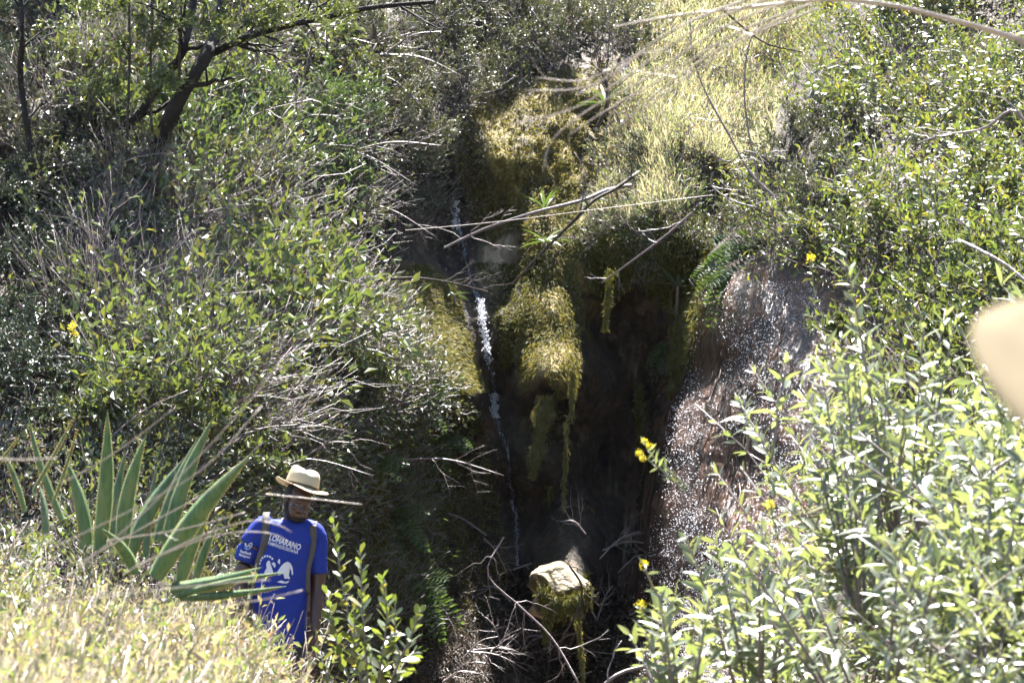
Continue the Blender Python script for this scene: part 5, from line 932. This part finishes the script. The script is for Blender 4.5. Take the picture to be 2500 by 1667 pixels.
print_poly('emblem', arc + [[(655, 1370), (660, 1366), (664, 1370), (663, 1377), (668, 1384), (671, 1394), (668, 1404), (652, 1406), (647, 1402), (650, 1392), (655, 1384), (653, 1377)], [(666, 1374), (671, 1370), (676, 1373), (677, 1380), (674, 1384), (671, 1379)]])
print_poly('emblem', [[(690, 1380), (698, 1372), (706, 1369), (713, 1373), (718, 1384), (719, 1400), (716, 1402), (714, 1390), (709, 1382), (707, 1392), (708, 1410), (698, 1410), (696, 1398), (684, 1402), (680, 1395), (686, 1386)], [(681, 1370), (685, 1361), (688, 1366), (687, 1376)], [(680, 1418), (690, 1414), (700, 1418), (711, 1415), (705, 1421), (694, 1421)], [(708, 1404), (711, 1406), (711, 1411), (707, 1411)]])
# backpack carried on his back: straps over both shoulders
BP = empty('backpack', pc); tag(BP, 'grey backpack on the back of the man, straps over his blue shoulders', 'backpack')
def strap(pts, wd, name='strap'):
    q = smooth_path(np.array(pts, float), 26); mid = press([W_(x, y) for x, y in q], .010); hwd = wd * k_ * .5; back = np.array([(p[0], .17, p[2] + .0) for p in mid[:1]])
    top = mid[0]; over = np.array([(top[0], .05, top[2] + .028), (top[0], .11, top[2] + .010), (top[0], .165, top[2] - .05)]); path = np.concatenate([over[::-1], mid + np.array((0, 0, 0))]); path = smooth_path(path, 40); n = len(path)
    sd = np.array((1., 0, 0)); td = nrmz(np.gradient(path, axis=0)); s_ = nrmz(np.cross(np.cross(td, sd), td)); v = np.concatenate([np.stack([path - s_ * hwd, path + s_ * hwd], 1)]).reshape(-1, 3); i = np.arange(n - 1)[:, None] * 2
    o = obj(name, make_mesh(name, v, [i + (0, 1, 3, 2)], True, M['strap']), BP); md = o.modifiers.new('t', 'SOLIDIFY'); md.thickness = .006; md.offset = 0
strap([(649, 1262), (652, 1300), (645, 1335), (633, 1372), (628, 1400)], 17); strap([(765, 1284), (766, 1310), (762, 1345), (753, 1380), (750, 1420), (750, 1450)], 17)
bag = fuse('bag', [loft([(xf(690), .24, zf(1500), .12, .08), (xf(692), .25, zf(1480), .14, .10), (xf(698), .25, zf(1380), .14, .10), (xf(704), .24, zf(1300), .12, .085), (xf(705), .23, zf(1285), .08, .05)])], .012, M['strap'], 3); obj('bag', bag, BP)
HL, HR, _s = (HM @ Matrix.Translation((0, .0, .088))).decompose()
hr = (Quaternion((0, 1, 0), R(16)) @ Quaternion((1, 0, 0), R(-6)) @ Quaternion((0, 0, 1), R(25))).to_euler()
make_hat(pc + np.array(HL), hr, 1.08, 'cream straw hat with a dark band, worn by the man in blue', brim=.142)

# the companion close to the camera at the right edge: only the blurred hat brim shows
q0 = np.array((.63, 1.7, -.05)); P2 = empty('person', q0); tag(P2, 'person close to the camera at the right edge, only a hat brim in view', 'person')
H2 = Matrix.Translation((-.10, .02, 1.60)) @ Matrix.Rotation(R(-20), 4, 'Z') @ Matrix.Rotation(R(22), 4, 'X')
b2_ = fuse('body', xform(head_geos(), H2) + [capsule([(-.08, .03, 1.58), (-.03, .04, 1.48), (0, .05, 1.40)], [.056, .058, .07]), loft([(0, .05, 1.46, .09, .07), (0, .05, 1.42, .17, .09), (0, .04, 1.3, .18, .11), (0, .02, 1.1, .15, .1), (0, .02, .9, .16, .11)]), capsule([(-.19, .05, 1.4), (-.22, .06, 1.12), (-.2, -.06, .88)], [.055, .045, .03]), capsule([(.19, .05, 1.4), (.22, .06, 1.12), (.2, -.06, .88)], [.055, .045, .03]), capsule([(-.09, .02, .9), (-.1, .0, .48), (-.1, .04, .04)], [.09, .06, .05]), capsule([(.09, .02, .9), (.1, 0, .48), (.1, .04, .04)], [.09, .06, .05])] + hand_geos((-.2, -.07, .86), (0, -.3, -1), (1, 0, 0), 1) + hand_geos((.2, -.07, .86), (0, -.3, -1), (-1, 0, 0), -1), .01, M['skin'], 3); obj('body', b2_, P2)
obj('shirt', fuse('shirt', [loft([(0, .05, 1.47, .08, .07), (0, .05, 1.43, .17, .10), (0, .04, 1.3, .195, .125), (0, .02, 1.1, .165, .115), (0, .02, .86, .175, .125)]), capsule([(-.17, .05, 1.41), (-.22, .06, 1.2)], [.07, .065]), capsule([(.17, .05, 1.41), (.22, .06, 1.2)], [.07, .065])], .012, plain('tan_cotton', (.25, .2, .14)), 5), P2)
obj('trousers', fuse('trousers', [loft([(0, .02, .75, .17, .12), (0, .02, .9, .17, .12), (0, .02, .98, .15, .11)]), capsule([(-.09, .02, .85), (-.1, 0, .48), (-.1, .04, .08)], [.1, .075, .065]), capsule([(.09, .02, .85), (.1, 0, .48), (.1, .04, .08)], [.1, .075, .065])], .014, M['trouser'], 4), P2)
make_hat((.510, 1.7, 1.640), (R(25), R(2), R(8)), 1.0, 'blurred beige hat cut off by the right edge', brim=.215, mat=M['felt'])

# ------------------------------------------------------------------ thin volume added to lift the darks like lens glare
def glare_haze():
    bm = bmesh.new(); bmesh.ops.create_cube(bm, size=1); me = bpy.data.meshes.new('glare_haze'); bm.to_mesh(me); bm.free()
    o = obj('glare_haze', me); o.scale = (640, 740, 24); o.location = (0, 50, 9.0)
    m, n, l, ou = new_mat('glare_haze'); v = n.new('ShaderNodeVolumePrincipled'); v.inputs['Color'].default_value = (.93, .95, 1, 1); v.inputs['Density'].default_value = GLARE_DENSITY; v.inputs['Anisotropy'].default_value = .35
    l.new(v.outputs[0], ou.inputs['Volume']); me.materials.append(m); tag(o, 'thin veil added to lift the darks like lens glare', kind='stuff')
GLARE_DENSITY = .00008
glare_haze()
